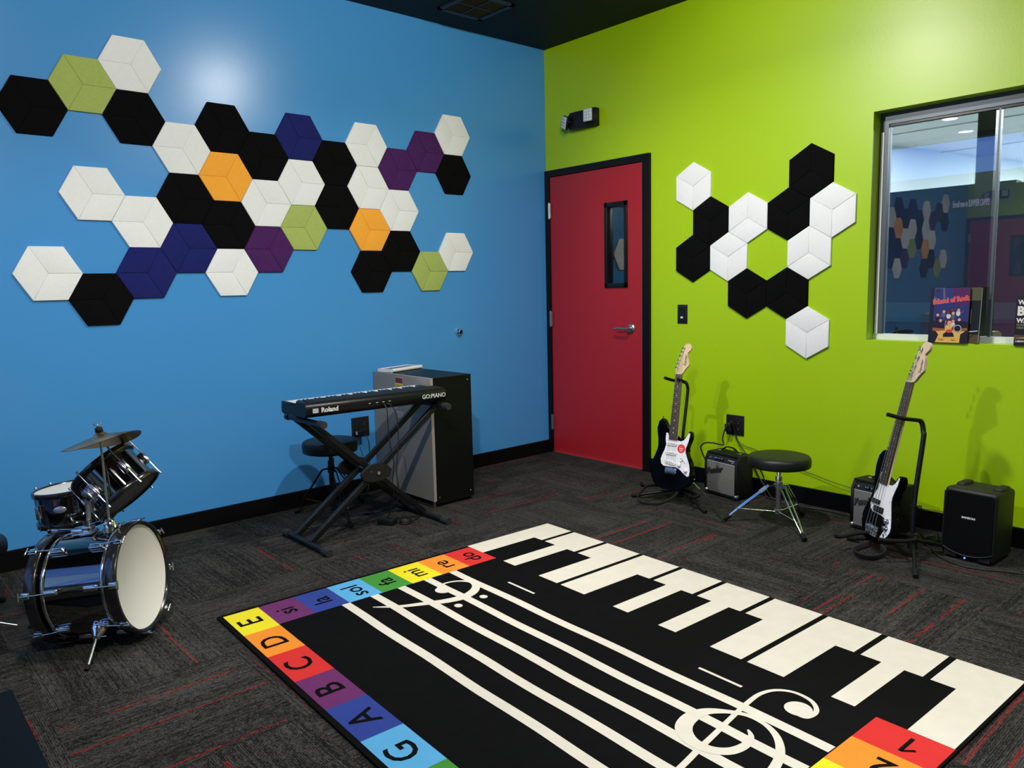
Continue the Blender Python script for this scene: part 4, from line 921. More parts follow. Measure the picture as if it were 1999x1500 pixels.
def amp(loc, rz, label):
    t = thing('guitar_amplifier', loc, rz, label=label, cat='amplifier', group='small combo amplifiers')
    Wd, Dp, Hh = .262, .145, .268
    XF = Matrix(((0, 0, 1, 0), (1, 0, 0, 0), (0, 1, 0, 0), (0, 0, 0, 1)))
    m = MB(); m.prism([(.0, .010), (Dp, .010), (Dp, Hh), (.026, Hh), (.006, Hh-.045), (0, Hh-.05)], -Wd/2, -Wd/2+.016, 0, XF, bev=.003)
    m.prism([(.0, .010), (Dp, .010), (Dp, Hh), (.026, Hh), (.006, Hh-.045), (0, Hh-.05)], Wd/2-.016, Wd/2, 0, XF, bev=.003)
    m.lim((-Wd/2+.004, .022, Hh-.016), (Wd/2-.004, Dp-.001, Hh-.0005)); m.lim((-Wd/2+.004, .002, .0105), (Wd/2-.004, Dp-.001, .024)); m.lim((-Wd/2+.01, .05, .02), (Wd/2-.01, Dp-.002, Hh-.01))
    m.build('cabinet', tolex, t)
    m = MB(); m.lim((-Wd/2+.016, .006, .023), (Wd/2-.016, .02, Hh-.058), bev=.001); g_ = m.build('grille_cloth', weave, t)
    m = MB(); m.box((0, 0, 0), (Wd-.034, .042, .006), 0, Matrix.Translation((0, .018, Hh-.035)) @ Matrix.Rotation(math.radians(67), 4, 'X')); T = Matrix.Translation((0, .0145, Hh-.0345)) @ Matrix.Rotation(math.radians(67), 4, 'X')
    m.build('control_panel', pm('panel_black', (.01, .01, .011), .3), t); cpn = t
    for k, x in enumerate((-.080, -.052, -.040, -.018, .004)):
        m = MB()
        if k in (0,): m.lathe([(.007, 0), (.007, .003), (.0035, .003), (.0035, .001), (.0001, .001)], 14, 0, T @ Matrix.Translation((x-.012, 0, 0))); m.build('input_jack', chrome, t); continue
        knob_at_T = T @ Matrix.Translation((x+.006, 0, 0)); m.lathe([(.0095, 0), (.009, .007), (.0065, .0075), (.006, .012), (.0001, .0125)], 18, 0, knob_at_T); m.lathe([(.005, .0126), (.0001, .0135)], 14, 1, knob_at_T); m.build('control_knob', [blk, chrome], t)
    m = MB(); m.text('Frontman', .013, T @ Matrix.Translation((.075, .004, .0006)), 0, 0, .3); m.text('10G', .009, T @ Matrix.Translation((.088, -.008, .0006)), 0, 0, .2); m.lim((-Wd/2+.016, -.0225, 0), (Wd/2-.016, -.0205, .001), 0, T); m.build('lettering', wt, t)
    m = MB(); LT_ = basis((-.052, .0045, .160), (math.cos(.25), 0, math.sin(.25)), (-math.sin(.25), 0, math.cos(.25)), (0, -1, 0))
    m.text('Fender', .046, LT_, 0, .0022, .35, bold=.0022); m.text('Fender', .046, LT_ @ Matrix.Translation((0, 0, .0024)), 1, .0004, .35, bold=.0002); m.build('logo', [blk, pm('logo_silver', (.7, .7, .7), .3, 1)], t)
    m = MB(); m.tube(smooth_path([(-.066, .085, Hh), (-.060, .085, Hh+.010), (-.030, .085, Hh+.030), (.0, .085, Hh+.034), (.030, .085, Hh+.030), (.060, .085, Hh+.010), (.066, .085, Hh)], None, 4), .011, 10, flat=(1, .32)); hdl = m.build('handle', rubber, t)
    for s_ in (-1, 1): m = MB(); m.box((s_*.074, .085, Hh+.003), (.026, .022, .007), bev=.002); m.build('handle_bracket', chrome, hdl)
    for s_ in (-1, 1):
        m = MB(); m.ball((s_*(Wd/2-.010), .012, .022), .017, 0, None, 14, (1, 1, 1)); m.build('corner_guard', satin, t)
    for sx in (-1, 1):
        for y in (.022, Dp-.022): m = MB(); m.tube([(sx*(Wd/2-.03), y, .0), (sx*(Wd/2-.03), y, .0105)], .010, 12); m.build('foot', rubber, t)
    return t
amp((-.221, -1.720, 0), math.radians(-100.1), 'small black guitar amplifier with silver grille, between the small guitar and the chrome stool')
amp((-.285, -2.680, 0), math.radians(-101), 'small black guitar amplifier with silver grille, half hidden behind the bass guitar')

# ------------------------------------------------------------------ loudspeaker
sp = thing('loudspeaker', (-.384, -3.160, 0), math.radians(-94.5), label='black portable loudspeaker with a blue light, standing right of the bass guitar', cat='loudspeaker')
m = MB(); Wd, Hh, Dp = .232, .340, .235
prof = []
def rr(w, d0, z): return [(-w/2, z)]
bm_ = bmesh.new()
m.box((0, Dp/2, Hh/2+.006), (Wd, Dp, Hh-.010), 0, bev=.020)
for v in range(len(m.v)):
    x, y, z = m.v[v]; k = y/Dp; m.v[v] = (x*(1-.10*k), y+.010*(z/Hh), z-(.012*k if z > .2 else 0))
for s_ in (-1, 1): m.box((s_*.080, Dp*.62, Hh-.006), (.042, .10, .028), 0, bev=.011)
bm_.free(); spm = pm('speaker_shell', (.009, .0095, .009), .5, spec=.3, bump=(200, .25, .001)); m.build('shell', spm, sp)
gpts = [(-.104, .315), (-.092, .325), (.092, .325), (.104, .315), (.106, .062)]
gpts += [(.106-.212*k/10, .062-.030*math.sin(PI*k/10)) for k in range(1, 10)]+[(-.106, .062)]
YZ2 = Matrix(((1, 0, 0, 0), (0, 0, -1, 0), (0, 1, 0, 0), (0, 0, 0, 1)))
TS = Matrix.Rotation(math.radians(-1.7), 4, 'X')
m = MB(); m.prism(gpts[::-1], -.003, .0045, 0, TS @ YZ2, bev=.002); gg = m.build('grille', pm('speaker_grille', (.0015, .0016, .0018), .7, spec=.1, bump=(700, .6, .001)), sp)
m = MB(); P = smooth_path([(.110, -.003, .055), (.06, -.006, .036), (0, -.007, .0285), (-.06, -.006, .036), (-.110, -.003, .055)], None, 5); m.tube(P, .0038, 8); m.tube([(.110, -.003, .055), (.109, .006, .32)], .003, 8); m.tube([(-.110, -.003, .055), (-.109, .006, .32)], .003, 8); m.build('trim_strip', spm, sp)
for s_ in (-1, 1): m = MB(); m.prism([(s_*.045, .012), (s_*.098, .014), (s_*.10, .038), (s_*.05, .026)][::s_], -.003, .0008, 0, YZ2); m.build('port', ink, sp)
m = MB(); m.text('SAMSON', .013, TS @ basis((0, -.0058, .208), (1, 0, 0), (0, 0, 1), (0, -1, 0)), 0, .0003, bold=.0006, sx=1.15); m.build('logo', wt, gg)
m = MB(); m.ball((-.004, -.009, .018), .0042); tag(m.build('power_light', pm('blue_led', (.1, .2, 1), .3, emit='2a4cff', es=7), sp), 'glowing blue power light')
for sx in (-1, 1):
    for y in (.03, Dp-.03): m = MB(); m.tube([(sx*.085, y, 0), (sx*.085, y, .014)], .011, 12); m.build('foot', rubber, sp)

# ------------------------------------------------------------------ books on the sill
def bookM(xl, yl, xr, yr, z, lean): # bottom-left, bottom-right (world), leaning back
    a, b = Vector((xl, yl, z)), Vector((xr, yr, z)); X = (b-a).normalized(); B = Vector((0, 0, 1)).cross(X)*-1; nrm = X.cross(Vector((0, 0, 1)))
    l = math.radians(lean); Yv = Vector((0, 0, 1))*math.cos(l)-nrm*math.sin(l); Z = X.cross(Yv); return basis(a, X, Yv, Z)
paper = pm('paper_edge', (.6, .58, .5), .7)
Bk = bookM(-.010, -2.812, -.010, -2.992, .9885, 3.5)
tb = thing('music_book', (0, 0, 0), M=Bk, label='purple and gold music book with a red title standing on the window sill', cat='book')
bw, bh = .181, .278
m = MB(); m.box((bw/2, bh/2, -.005), (bw-.004, bh-.004, .008)); m.build('pages', paper, tb)
bc = {'nv': (.022, .030, .15), 'dk': (.012, .010, .022), 'pu': (.075, .012, .085), 'gold': (.72, .42, .09), 'red': (.62, .05, .06), 'skin': (.62, .33, .22), 'brown': (.14, .035, .02), 'whi': (.6, .6, .6), 'br2': (.09, .02, .02), 'grey': (.10, .10, .14), 'amb': (.30, .10, .03), 'title': (.70, .035, .035), 'pink': (.75, .30, .28)}
bo = list(bc); bmats = [pm('print_'+k, bc[k], .28, coat=.4) for k in bo]
m = MB()
def pf(pts, col, z): m.add([(p[0], p[1], z) for p in pts], [list(range(len(pts)))], bo.index(col))
def pd(x, y, rx, ry, col, z, n=14): pf([(x+rx*math.cos(2*PI*k/n), y+ry*math.sin(2*PI*k/n)) for k in range(n)], col, z)
m.lim((0, 0, -.0006), (bw, bh, 0), bo.index('dk'))
m.lim((-.0006, 0, -.010), (.0006, bh, 0), bo.index('dk')); m.lim((0, 0, -.0106), (bw, bh, -.010), bo.index('dk'))
z = .0004
pf([(.018, .11), (bw, .11), (bw, bh), (.018, bh)], 'nv', z*.3); pf([(.11, .19), (bw, .19), (bw, bh), (.105, bh)], 'pu', z*.6)
pf([(.012, .20), (.072, .20), (.065, bh), (.020, bh)], 'grey', z*.5); pf([(.016, .235), (.060, .21), (.056, bh-.002), (.022, bh-.002)], 'nv', z*.8)
pf([(.018, .062), (bw-.004, .075), (bw-.004, .11), (.018, .105)], 'dk', z*.7)
pf([(.018, .062), (.06, .050), (.14, .050), (bw-.002, .066), (bw-.002, .078), (.10, .070), (.018, .076)], 'amb', z*.9)
pf([(.030, 0.002), (.147, .002), (.150, .045), (.17, .060), (.10, .066), (.035, .058), (.048, .040)], 'gold', z)
pf([(.0, 0.0), (.032, .0), (.044, .030), (.030, .052), (.0, .06)], 'dk', z*1.2); pf([(.148, 0), (bw, 0), (bw, .055), (.156, .045)], 'dk', z*1.2)
hx = [(.038, .140, 0), (.066, .158, 1), (.090, .152, 2), (.104, .170, 2), (.110, .150, 0), (.134, .166, 0), (.053, .112, 0), (.082, .106, 0), (.112, .110, 0), (.140, .118, 0)]
for i, (x, y, k) in enumerate(hx):
    sk = ('skin', 'whi', 'brown')[k] if k != 1 else 'skin'; pd(x, y-.016, .010, .014, ('dk', 'grey', 'whi')[i % 3], z*(1.4+.1*i)); pd(x, y+.002, .0085, .0095, ('br2', 'dk')[i % 2], z*(1.45+.1*i)); pd(x+.001, y, .007, .008, sk, z*(1.5+.1*i))
pd(.135, .074, .020, .020, 'dk', z*2.6); pd(.135, .074, .0185, .0185, 'whi', z*2.7); pd(.135, .074, .0155, .0155, 'dk', z*2.8)
pf([(.070, .044), (.085, .058), (.116, .052), (.122, .032), (.070, .030)], 'dk', z*2.8); pd(.093, .074, .017, .022, 'gold', z*2.9); pd(.097, .060, .016, .009, 'red', z*3.0); pf([(.105, .062), (.118, .088), (.115, .090), (.102, .064)], 'red', z*3.05); pd(.094, .104, .015, .015, 'br2', z*3.0); pd(.097, .101, .0105, .0115, 'skin', z*3.1)
pf([(.150, .150), (.158, .162), (.156, .164), (.148, .152)], 'red', z*3)
TT_ = Matrix.Translation((.096, .216, z*3.2)) @ Matrix.Rotation(.14, 4, 'Z'); m.text('School of Rock', .034, TT_, bo.index('pink'), .0001, bold=.0022, sx=.80); m.text('School of Rock', .034, TT_ @ Matrix.Translation((0, 0, .0003)), bo.index('title'), .0002, bold=.0009, sx=.80)
for k, (x, w_) in enumerate(((.062, .034), (.118, .026))):
    pf([(x-w_/2, .020), (x+w_/2, .020), (x+w_/2, .0215), (x-w_/2, .0215)], 'br2', z*1.5); pf([(x-w_*.35, .0125), (x+w_*.35, .0125), (x+w_*.35, .0155), (x-w_*.35, .0155)], 'br2', z*1.5)
pf([(.026, .258), (.038, .258), (.038, .266), (.026, .266)], 'dk', z*1.5)
tag(m.build('cover', bmats, tb), 'cover with red title, gold stage and a small painted band')
Bk = bookM(.002, -2.958, -.008, -3.052, .9885, 4)
t2 = thing('photo_book', (0, 0, 0), M=bookM(.016, -2.930, -.004, -3.040, .9885, 3.5), label='dark olive picture book standing just behind the purple and gold music book', cat='book')
m = MB(); m.box((.055, .139, -.008), (.108, .272, .014)); m.build('pages', paper, t2)
m = MB(); m.lim((0, 0, -.0008), (.112, .278, 0), 1); m.lim((0, 0, -.017), (.112, .278, -.016), 1); m.lim((0, .0, -.0165), (.0008, .278, 0), 1)
def p2(pts, mi, z): m.add([(p[0], p[1], z) for p in pts], [list(range(len(pts)))], mi)
p2([(0, .21), (.112, .215), (.112, .278), (0, .278)], 0, .0004); p2([(.0, .0), (.112, 0), (.112, .045), (.0, .05)], 2, .0004); p2([(.055, .02), (.062, .02), (.10, .05), (.093, .05)], 1, .0006)
p2([(.066, .10), (.072, .10), (.072, .17), (.066, .17)], 0, .0005)
m.text('Venue', .017, Matrix.Translation((.082, .062, .0007)) @ Matrix.Rotation(.12, 4, 'Z'), 3, 0, .3) if False else None
p2([(.060, .056), (.108, .062), (.108, .066), (.060, .060)], 3, .0006)
m.build('cover', [pm('print_olive', (.085, .075, .030), .3, coat=.3), pm('print_black', (.006, .006, .005), .3, coat=.3), pm('print_umber', (.09, .055, .018), .3, coat=.3), bmats[bo.index('whi')]], t2)
t3 = thing('picture_book', (0, 0, 0), M=bookM(-.010, -3.197, -.010, -3.40, .9885, 3), label='black hip hop history picture book at the right photo edge on the sill', cat='book')
m = MB(); m.box((.10, .115, -.006), (.198, .226, .010)); m.build('pages', paper, t3)
m = MB(); m.lim((0, 0, -.0008), (.203, .23, 0), 0); m.lim((0, 0, -.012), (.203, .23, -.0112), 0); m.lim((0, 0, -.012), (.0008, .23, 0), 0)
for s_, y, sz, x, b_ in (('WHEN THE', .205, .030, .008, .0012), ('BEAT', .162, .058, .006, .003), ('WAS BORN', .118, .030, .006, .0012)): m.text(s_, sz, Matrix.Translation((x, y, .0003)), 1, .0002, 0, 'LEFT', b_, .92)
for s_, y in (('DJ KOOL HERC AND THE', .098), ('CREATION OF HIP HOP', .084)): m.text(s_, .0125, Matrix.Translation((.007, y, .0003)), 2, .0002, 0, 'LEFT', .0004, .95)
m.text('LABAN CARRICK HILL', .0115, Matrix.Translation((.007, .020, .0003)), 1, .0002, 0, 'LEFT', .0004, .95)
m.lim((.0, .030, 0), (.203, .050, .0004), 3); m.add([(.002, .034, .0006), (.06, .040, .0006), (.12, .040, .0006), (.06, .036, .0006)], [(0, 1, 2, 3)], 1); m.prism([(.062+.016*math.cos(a*PI/8), .055+.016*math.sin(a*PI/8)) for a in range(16)], 0, .0006, 4)
m.build('cover', [pm('print_charcoal', (.012, .011, .010), .3, coat=.3), pm('print_cream', (.75, .72, .65), .4), pm('print_sage', (.20, .21, .13), .4), pm('print_wood', (.10, .045, .02), .4), pm('print_rust', (.35, .12, .05), .4)], t3)

# ------------------------------------------------------------------ cables by the green wall
cable('amplifier_cord', [(-.03, -1.660, .432), (-.05, -1.645, .40), (-.06, -1.630, .33), (-.085, -1.655, .30), (-.09, -1.62, .298), (-.09, -1.58, .300), (-.09, -1.52, .292), (-.085, -1.485, .262), (-.075, -1.49, .22), (-.055, -1.52, .14)], .0045, 'thick black cord arching over the left amplifier from the outlet')
cable('amplifier_cord', [(-.045, -1.69, .435), (-.030, -1.695, .39), (-.020, -1.715, .32), (-.03, -1.77, .26), (-.03, -1.825, .205), (-.03, -1.87, .12), (-.05, -1.93, .07), (-.12, -2.02, .03), (-.10, -2.15, .006), (-.07, -2.35, .005), (-.10, -2.55, .005)], .0040, 'thick black cord running from the green wall outlet down behind the chrome stool')
cable('thin_wire', [(-.012, -1.668, .352), (-.010, -1.748, .298), (-.010, -1.838, .279), (-.010, -1.95, .235), (-.010, -2.06, .215), (-.010, -2.14, .200), (-.012, -2.224, .186), (-.014, -2.33, .165), (-.018, -2.44, .150), (-.018, -2.60, .13), (-.022, -2.75, .108), (-.022, -2.90, .112), (-.03, -3.00, .12)], .0018, 'thin black wire strung along the green wall between the outlet and the loudspeaker')
cable('guitar_cable', [(-.500, -1.722, .136), (-.478, -1.745, .105), (-.462, -1.775, .078), (-.49, -1.83, .050), (-.55, -1.91, .026), (-.61, -1.985, .008), (-.645, -2.025, .006), (-.60, -2.015, .006), (-.52, -1.98, .006), (-.44, -1.96, .006), (-.34, -1.93, .006), (-.22, -1.925, .006)], .0036, 'black guitar cable from the small electric guitar looping on the carpet')
m = MB(); m.tube([(-.498, -1.716, .140), (-.476, -1.748, .103)], .0065, 12); tag(m.build('cable_plug', chrome), 'chrome jack plug end at the lower edge of the small electric guitar', 'plug')
cable('amplifier_cord', [(-.09, -1.865, .20), (-.06, -1.90, .17), (-.05, -1.925, .10), (-.055, -1.93, .03), (-.06, -1.96, .006), (-.07, -2.05, .006)], .0042, 'thick black cord hanging from the back of the left amplifier')
cable('floor_cable', [(-.12, -2.86, .006), (-.20, -2.91, .008), (-.26, -2.93, .006), (-.33, -2.99, .005), (-.42, -3.06, .005), (-.47, -3.17, .005), (-.45, -3.26, .005), (-.40, -3.36, .005), (-.36, -3.50, .005)], .0030, 'thin black cable on the carpet around the foot of the loudspeaker')
cable('floor_cable', [(-.07, -2.92, .006), (-.14, -2.95, .010), (-.22, -2.97, .012), (-.26, -2.95, .020), (-.20, -2.91, .012), (-.12, -2.93, .006)], .0030, 'tangled black cable on the carpet between the bass stand and the loudspeaker')

# ------------------------------------------------------------------ drum kit
n_ = Vector((.752, -.651, .103)).normalized(); sd = n_.cross(Vector((0, 0, 1))).normalized(); up = sd.cross(n_)
c0 = Vector((-3.437, -1.242, .2415)); KL = .315; KR = .193
DT = basis(c0, sd, up, n_)       # local z = towards the white front head
MATS_shell = pm('shell_gloss_black', (.0012, .0012, .0015), .03, spec=.9, coat=.6); MATS_shell.node_tree.nodes['Principled BSDF'].inputs['IOR'].default_value = 2.0
kd = thing('bass_drum', (c0.x-n_.x*KL/2, c0.y-n_.y*KL/2, 0), label='large glossy black bass drum with a white front head, lying on its side', cat='drum')
hoopm = pm('black_hoop', (.008, .008, .009), .22, coat=.6); headm = pm('drum_head', (.62, .60, .55), .45, coat=.15)
m = WB(); m.lathe([(KR, -.012), (KR, -KL+.012)], 96, 0, DT); m.lathe([(KR-.008, -KL+.012), (KR-.008, -.012)], 64, 0, DT); m.build('shell', pm('shell_gloss_black', (.0012, .0012, .0015), .03, spec=.9, coat=.6), kd)
def hoop(parent, T, r, w, z0, name='hoop', mat=None, zin=.0):
    m = WB(); m.lathe([(r-.012, z0), (r-.010, z0+w), (r-.002, z0+w), (r, z0+w-.003), (r, z0+.003), (r-.003, z0), (r-.012, z0)], 80, 0, T); return m.build(name, mat or hoopm, parent)
hoop(kd, DT, .2125, .042, -.030); hoop(kd, DT, .2125, .042, -KL-.012)
for z in (-.048, -KL+.048):
    m = WB(); m.lathe([(KR+.001, z-.006), (KR+.0055, z-.005), (KR+.0065, z), (KR+.0055, z+.005), (KR+.001, z+.006)], 96, 0, DT); tag(m.build('metal_band', chrome, kd), 'thin silver band')
m = WB(); m.lathe([(.2005, -.004), (.199, .001), (.197, .001), (.194, -.002), (.0001, -.002)], 80, 0, DT); tag(m.build('front_head', headm, kd), 'white front drumhead')
m = WB(); m.lathe([(.20, -KL), (.0001, -KL)], 64, 0, DT); m.build('rear_head', headm, kd)
def lugset(parent, T, R, angs, zc, L, hoopz, sgn, hr):
    for a in angs:
        A = math.radians(a); Q = T @ Matrix.Rotation(A, 4, 'Z')      # local +x = outward
        m = WB(); m.box((R+.008, 0, zc), (.018, .022, L), 0, Q, bev=.004); m.box((R+.014, 0, zc), (.012, .013, L*.86), 0, Q, bev=.003); m.build('lug', chrome, parent)
        m = WB(); m.tube([Q @ Vector((R+.016, 0, zc)), Q @ Vector((hr+.008, 0, hoopz+sgn*.012))], .0028, 10)
        m.tube([Q @ Vector((hr+.008, -.016, hoopz+sgn*.016)), Q @ Vector((hr+.008, .016, hoopz+sgn*.016))], .003, 8)
        m.build('tension_rod', chrome, parent)
        m = WB(); m.box((hr+.0025, 0, hoopz-sgn*.006), (.009, .026, .030), 0, Q, bev=.0035); m.build('claw_hook', chrome, parent)
angs = [12+45*k for k in range(8)]
lugset(kd, DT, KR, angs, -.085, .052, .008, 1, .2125)
lugset(kd, DT, KR, angs, -KL+.085, .052, -KL-.008, -1, .2125)
def Wp(a, r, z): return DT @ (Matrix.Rotation(math.radians(a), 4, 'Z') @ Vector((r, 0, z)))
# spurs (legs) with conical cups
for a, foot in ((-38, None), (-142, None)):
    B = Wp(a, KR, -.105); out = (Wp(a, KR+.1, -.105)-B).normalized(); F = Vector((-3.687, -1.400, .004)) if a == -142 and False else None
    base = Wp(a, KR, -.105)
    tgt = base+Vector((out.x, out.y, 0)).normalized()*.115+Vector((n_.x, n_.y, 0))*.03; tgt.z = .004
    if base.y < c0.y: tgt = Vector((-3.684, -1.402, .004))
    d_ = (tgt-base).normalized(); Z = d_; X = Z.cross(Vector((0, 0, 1))).normalized(); Tc = basis(base, X, Z.cross(X), Z)
    m = WB(); m.lathe([(.030, -.012), (.031, .0), (.026, .022), (.015, .048), (.010, .056), (.0001, .056)], 24, 0, Tc); m.tube([Tc @ Vector((0, 0, .045)), Tc @ Vector((-.035, 0, .045))], .0035, 8); m.build('spur_cup', chrome, kd)
    m = WB(); m.tube([base+d_*.04, tgt-d_*.004], .0048, 12); lg = m.build('spur_leg', satin, kd)
    m = WB(); m.tube([tgt-d_*.018, tgt], .0085, 10); m.build('rubber_foot', rubber, lg)
# tom post with ball joint, mount plate
b1 = Wp(90, KR, -.165); b2 = Wp(90, KR, -.080)
ball = Vector((-3.564, -1.102, .571))
m = WB(); m.box((0, 0, .006), (.060, .050, .012), 0, basis(b1, sd, -n_, up), bev=.004); m.box((0, 0, .022), (.040, .036, .024), 0, basis(b1, sd, -n_, up), bev=.006); m.tube([b1, b1+up*.055], .014, 16); m.build('mount_bracket', chrome, kd)
m = WB(); m.tube([b1+up*.01, ball-Vector((0, 0, .02))], .0095, 16); m.tube([ball-Vector((0, 0, .075)), ball-Vector((0, 0, .01))], .014, 16); m.ball(ball, .021, 0, None, 18); tag(m.build('tom_post', pm('grey_cast_metal', (.22, .22, .23), .38, .8), kd), 'grey post with ball joint')
m = WB(); m.lathe([(.030, 0), (.029, .008), (.024, .032), (.016, .046), (.010, .050), (.0001, .050)], 24, 0, basis(b2, sd, -n_, up)); m.tube([b2+up*.034, b2+up*.034-sd*-.04], .0035, 8); m.build('cymbal_socket', chrome, kd)
# tom
r_v, u_v, f_v = Vector((.748, -.663, -.023)), Vector((.101, .079, .992)), Vector((.656, .744, -.126))
ta = (-.69*r_v+.72*u_v-.02*f_v).normalized(); tx = ta.cross(f_v).normalized(); ty = ta.cross(tx)
tc = Vector((-3.445, -1.035, .585)); TM = basis(tc, tx, ty, ta)
tm = thing('tom_drum', (tc.x, tc.y, tc.z-.08), label='black tom drum tilted toward the upper left above the bass drum', cat='drum')
tr, tl = .124, .150
m = WB(); m.lathe([(tr, -tl/2+.006), (tr, tl/2-.006)], 80, 0, TM); m.build('shell', MATS['shell_gloss_black'], tm)
for z in (tl/2-.012, -tl/2-.010): hoop(tm, TM, tr+.013, .024, z, 'rim')
m = WB(); m.lathe([(tr+.003, tl/2+.002), (.0001, tl/2+.002)], 64, 0, TM); tag(m.build('top_head', headm, tm), 'white top head')
m = WB(); m.lathe([(tr+.003, -tl/2-.002), (.0001, -tl/2-.002)], 64, 0, TM); tag(m.build('bottom_head', pm('clear_grey_head', (.10, .10, .10), .25), tm), 'smoky grey bottom head')
for a in range(20, 380, 60):
    Q = TM @ Matrix.Rotation(math.radians(a), 4, 'Z')
    m = WB(); m.box((tr+.010, 0, 0), (.020, .024, .052), 0, Q, bev=.004); m.box((tr+.017, 0, 0), (.011, .012, .044), 0, Q, bev=.003); m.build('lug', chrome, tm)
    m = WB(); m.tube([Q @ Vector((tr+.016, 0, -tl/2-.014)), Q @ Vector((tr+.016, 0, tl/2+.016))], .0025, 8); m.tube([Q @ Vector((tr+.016, 0, tl/2+.012)), Q @ Vector((tr+.016, 0, tl/2+.022))], .005, 8); m.tube([Q @ Vector((tr+.016, 0, -tl/2-.016)), Q @ Vector((tr+.016, 0, -tl/2-.008))], .0045, 8); m.build('tension_rod', chrome, tm)
# mount on the camera side of the tom
md = (ball-tc); md -= ta*md.dot(ta); md.normalize(); mp = tc+md*tr; Tm = basis(mp, ta.cross(md), ta, md)
m = WB(); m.box((0, 0, .006), (.060, .070, .014), 0, Tm, bev=.005); m.box((0, 0, .02), (.036, .05, .02), 0, Tm, bev=.006); m.build('mount_plate', chrome, tm)
m = WB(); m.tube([mp+md*.02, ball+(mp-ball).normalized()*.018], .0125, 14); m.build('mount_arm', MATS['grey_cast_metal'], tm)
# cymbal on rod
rt = Vector((-3.516, -1.141, .822)); ax = (.95*u_v-.27*r_v+.02*f_v).normalized()
cy = thing('cymbal', (rt.x, rt.y, .80), label='thin dark brass cymbal tilted on a silver rod above the drums', cat='cymbal')
cxv = ax.cross(f_v).normalized(); ct_ = rt-ax*.028; CM = basis(ct_, cxv, ax.cross(cxv), ax)
brass = pm('old_brass', (.30, .20, .09), .28, 1, bump=(90, .2, .001))
m = WB(); pr_ = [(.006, .014), (.016, .012), (.023, .006), (.028, .001), (.06, -.006), (.10, -.016), (.136, -.027), (.140, -.029)]
m.lathe(pr_, 72, 0, CM); m.lathe([(r, z-.0012) for r, z in pr_][::-1], 72, 0, CM)
for i in range(len(m.v)):
    q = CM.inverted() @ Vector(m.v[i]); q.z += .55*(q.x**2-q.y**2); m.v[i] = tuple(CM @ q)
m.build('plate', brass, cy)
m = WB(); m.lathe([(.0001, .032), (.013, .032), (.014, .014), (.0001, .013)], 20, 0, CM); m.build('felt_washer', rubber, cy)
m = WB(); m.lathe([(.0001, .046), (.005, .044), (.006, .032), (.0001, .032)], 14, 0, CM); m.tube([CM @ Vector((-.004, 0, .036)), CM @ Vector((-.014, 0, .050))], [.002, .0035], 8); m.tube([CM @ Vector((.004, 0, .036)), CM @ Vector((.014, 0, .050))], [.002, .0035], 8); m.build('wing_nut', chrome, cy)
rd = thing('cymbal_rod', tuple(b2), label='thin silver rod holding the cymbal, planted in the bass drum', cat='rod')
m = WB(); m.tube([b2+up*.048, ct_+ax*.012], .0045, 14); m.build('rod', satin, rd)
# snare with stand
sc_ = Vector((-3.553, -.765, .462)); sax = (Vector((0, 0, 1))-.09*r_v).normalized(); sxv = sax.cross(f_v).normalized(); SM = basis(sc_, sxv, sax.cross(sxv), sax)
sn = thing('snare_drum', (sc_.x, sc_.y, .39), label='black snare drum with white head behind the bass drum, at the left', cat='drum')
sr, sl = .130, .130
m = WB(); m.lathe([(sr, -sl/2+.006), (sr, sl/2-.006)], 80, 0, SM); m.build('shell', MATS['shell_gloss_black'], sn)
for z in (sl/2-.012, -sl/2-.010): hoop(sn, SM, sr+.013, .022, z, 'rim')
m = WB(); m.lathe([(sr+.004, sl/2+.004), (.0001, sl/2+.004)], 64, 0, SM); tag(m.build('top_head', headm, sn), 'white top head')
m = WB(); m.lathe([(sr+.004, -sl/2-.004), (.0001, -sl/2-.004)], 64, 0, SM); m.build('bottom_head', headm, sn)
camd = (co.location if False else Vector((-4.2525, -4.3712, 1.3271)))-sc_; cl = SM.inverted().to_3x3() @ camd; ca = math.degrees(math.atan2(cl.y, cl.x))
for k, a in enumerate((ca-62, ca+28, ca+88, ca+148, ca+208, ca-122)):
    Q = SM @ Matrix.Rotation(math.radians(a), 4, 'Z')
    m = WB(); m.box((sr+.010, 0, 0), (.020, .024, .056), 0, Q, bev=.004); m.box((sr+.017, 0, 0), (.010, .012, .046), 0, Q, bev=.003); m.build('lug', chrome, sn)
    m = WB(); m.tube([Q @ Vector((sr+.016, 0, -sl/2-.012)), Q @ Vector((sr+.016, 0, sl/2+.014))], .0025, 8); m.tube([Q @ Vector((sr+.016, 0, sl/2+.010)), Q @ Vector((sr+.016, 0, sl/2+.020))], .005, 8); m.build('tension_rod', chrome, sn)
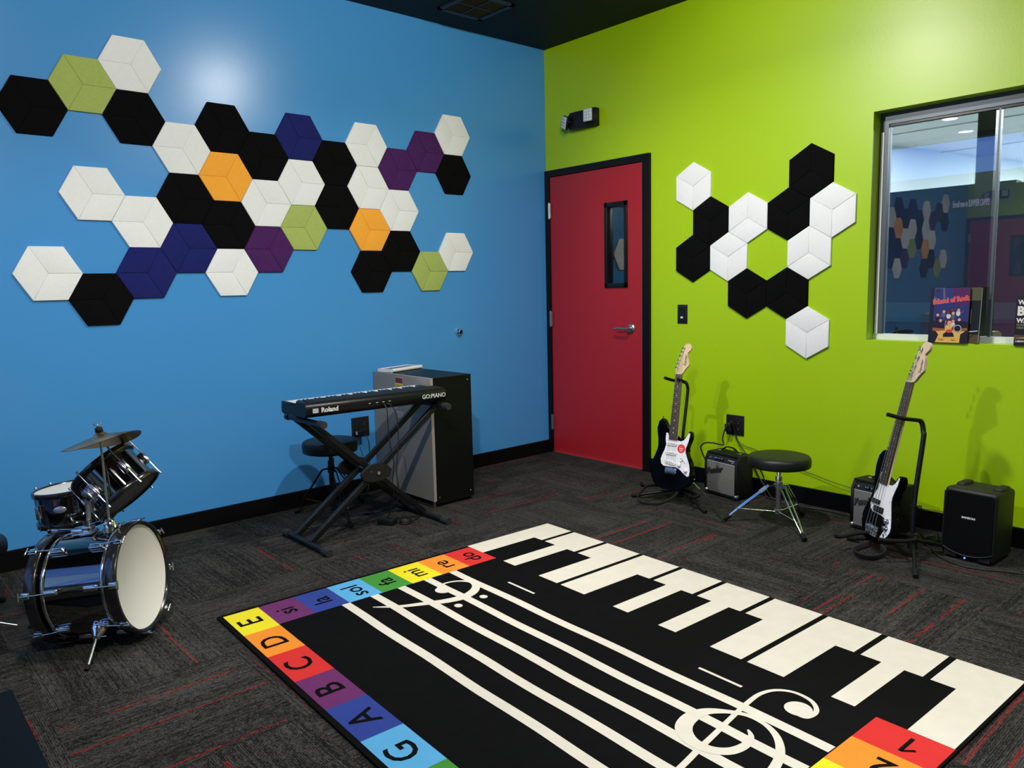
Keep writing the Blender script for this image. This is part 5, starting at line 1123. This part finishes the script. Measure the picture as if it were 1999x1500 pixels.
Q = SM @ Matrix.Rotation(math.radians(ca-22), 4, 'Z'); m = WB(); m.lathe([(.0001, .0025), (.018, .002), (.020, 0)], 24, 0, Q @ Matrix.Translation((sr+.001, 0, .006)) @ Matrix.Rotation(PI/2, 4, 'Y') @ Matrix.Diagonal((.72, 1.25, 1, 1))); tag(m.build('badge', pm('silver_badge', (.45, .47, .55), .25, .7), sn), 'oval silver badge')
ss = thing('snare_stand', (sc_.x, sc_.y, 0), label='low stand with thin dark metal legs under the snare drum', cat='drum stand')
hc = Vector((sc_.x, sc_.y, 0)); m = WB(); m.tube([hc+Vector((0, 0, .06)), hc+Vector((0, 0, .35))], .011, 14); m.build('post', blkm, ss)
for k in range(3):
    A = math.radians(200+120*k); F = hc+Vector((math.cos(A), math.sin(A), 0))*.22; m = WB(); m.tube([hc+Vector((0, 0, .20)), F+Vector((0, 0, .01))], .006, 10); lg = m.build('leg', blkm, ss); m = WB(); m.tube([F+Vector((0, 0, .014)), F+Vector((0, 0, .004))], .010, 10); m.build('rubber_foot', rubber, lg)
    E_ = SM @ (Matrix.Rotation(A, 4, 'Z') @ Vector((sr+.020, 0, -sl/2-.012))); m = WB(); m.tube(smooth_path([tuple(hc+Vector((0, 0, .34))), tuple((hc+Vector((0, 0, .34)))*.3+E_*.7-Vector((0, 0, .012))), tuple(E_), tuple(E_+sax*.03)], None, 4), .007, 10); m.build('basket_arm', rubber, ss)
pw = thing('floor_stand_leg', (-3.90, -.95, 0), label='thin metal pedal rod lying low on the carpet at the left photo edge', cat='pedal')
m = WB(); m.tube([(-4.02, -.72, .10), (-3.80, -.80, .012)], .004, 8); m.build('rod', satin, pw); m = WB(); m.lim((-4.14, -1.05, .0), (-4.02, -.75, .025), bev=.005); m.build('footboard', blkm, pw)
# dark box in the lower left corner
bx = MB(); bx.box((-4.112, -1.90, .008), (.404, 1.01, .016), 0, None, .003)
tag(bx.build('floor_mat', pm('dark_navy_mat', (.0022, .006, .011), .9, spec=.1, bump=(150, .3, .001))), 'plain dark navy floor mat cut off by the lower left photo corner', 'mat')
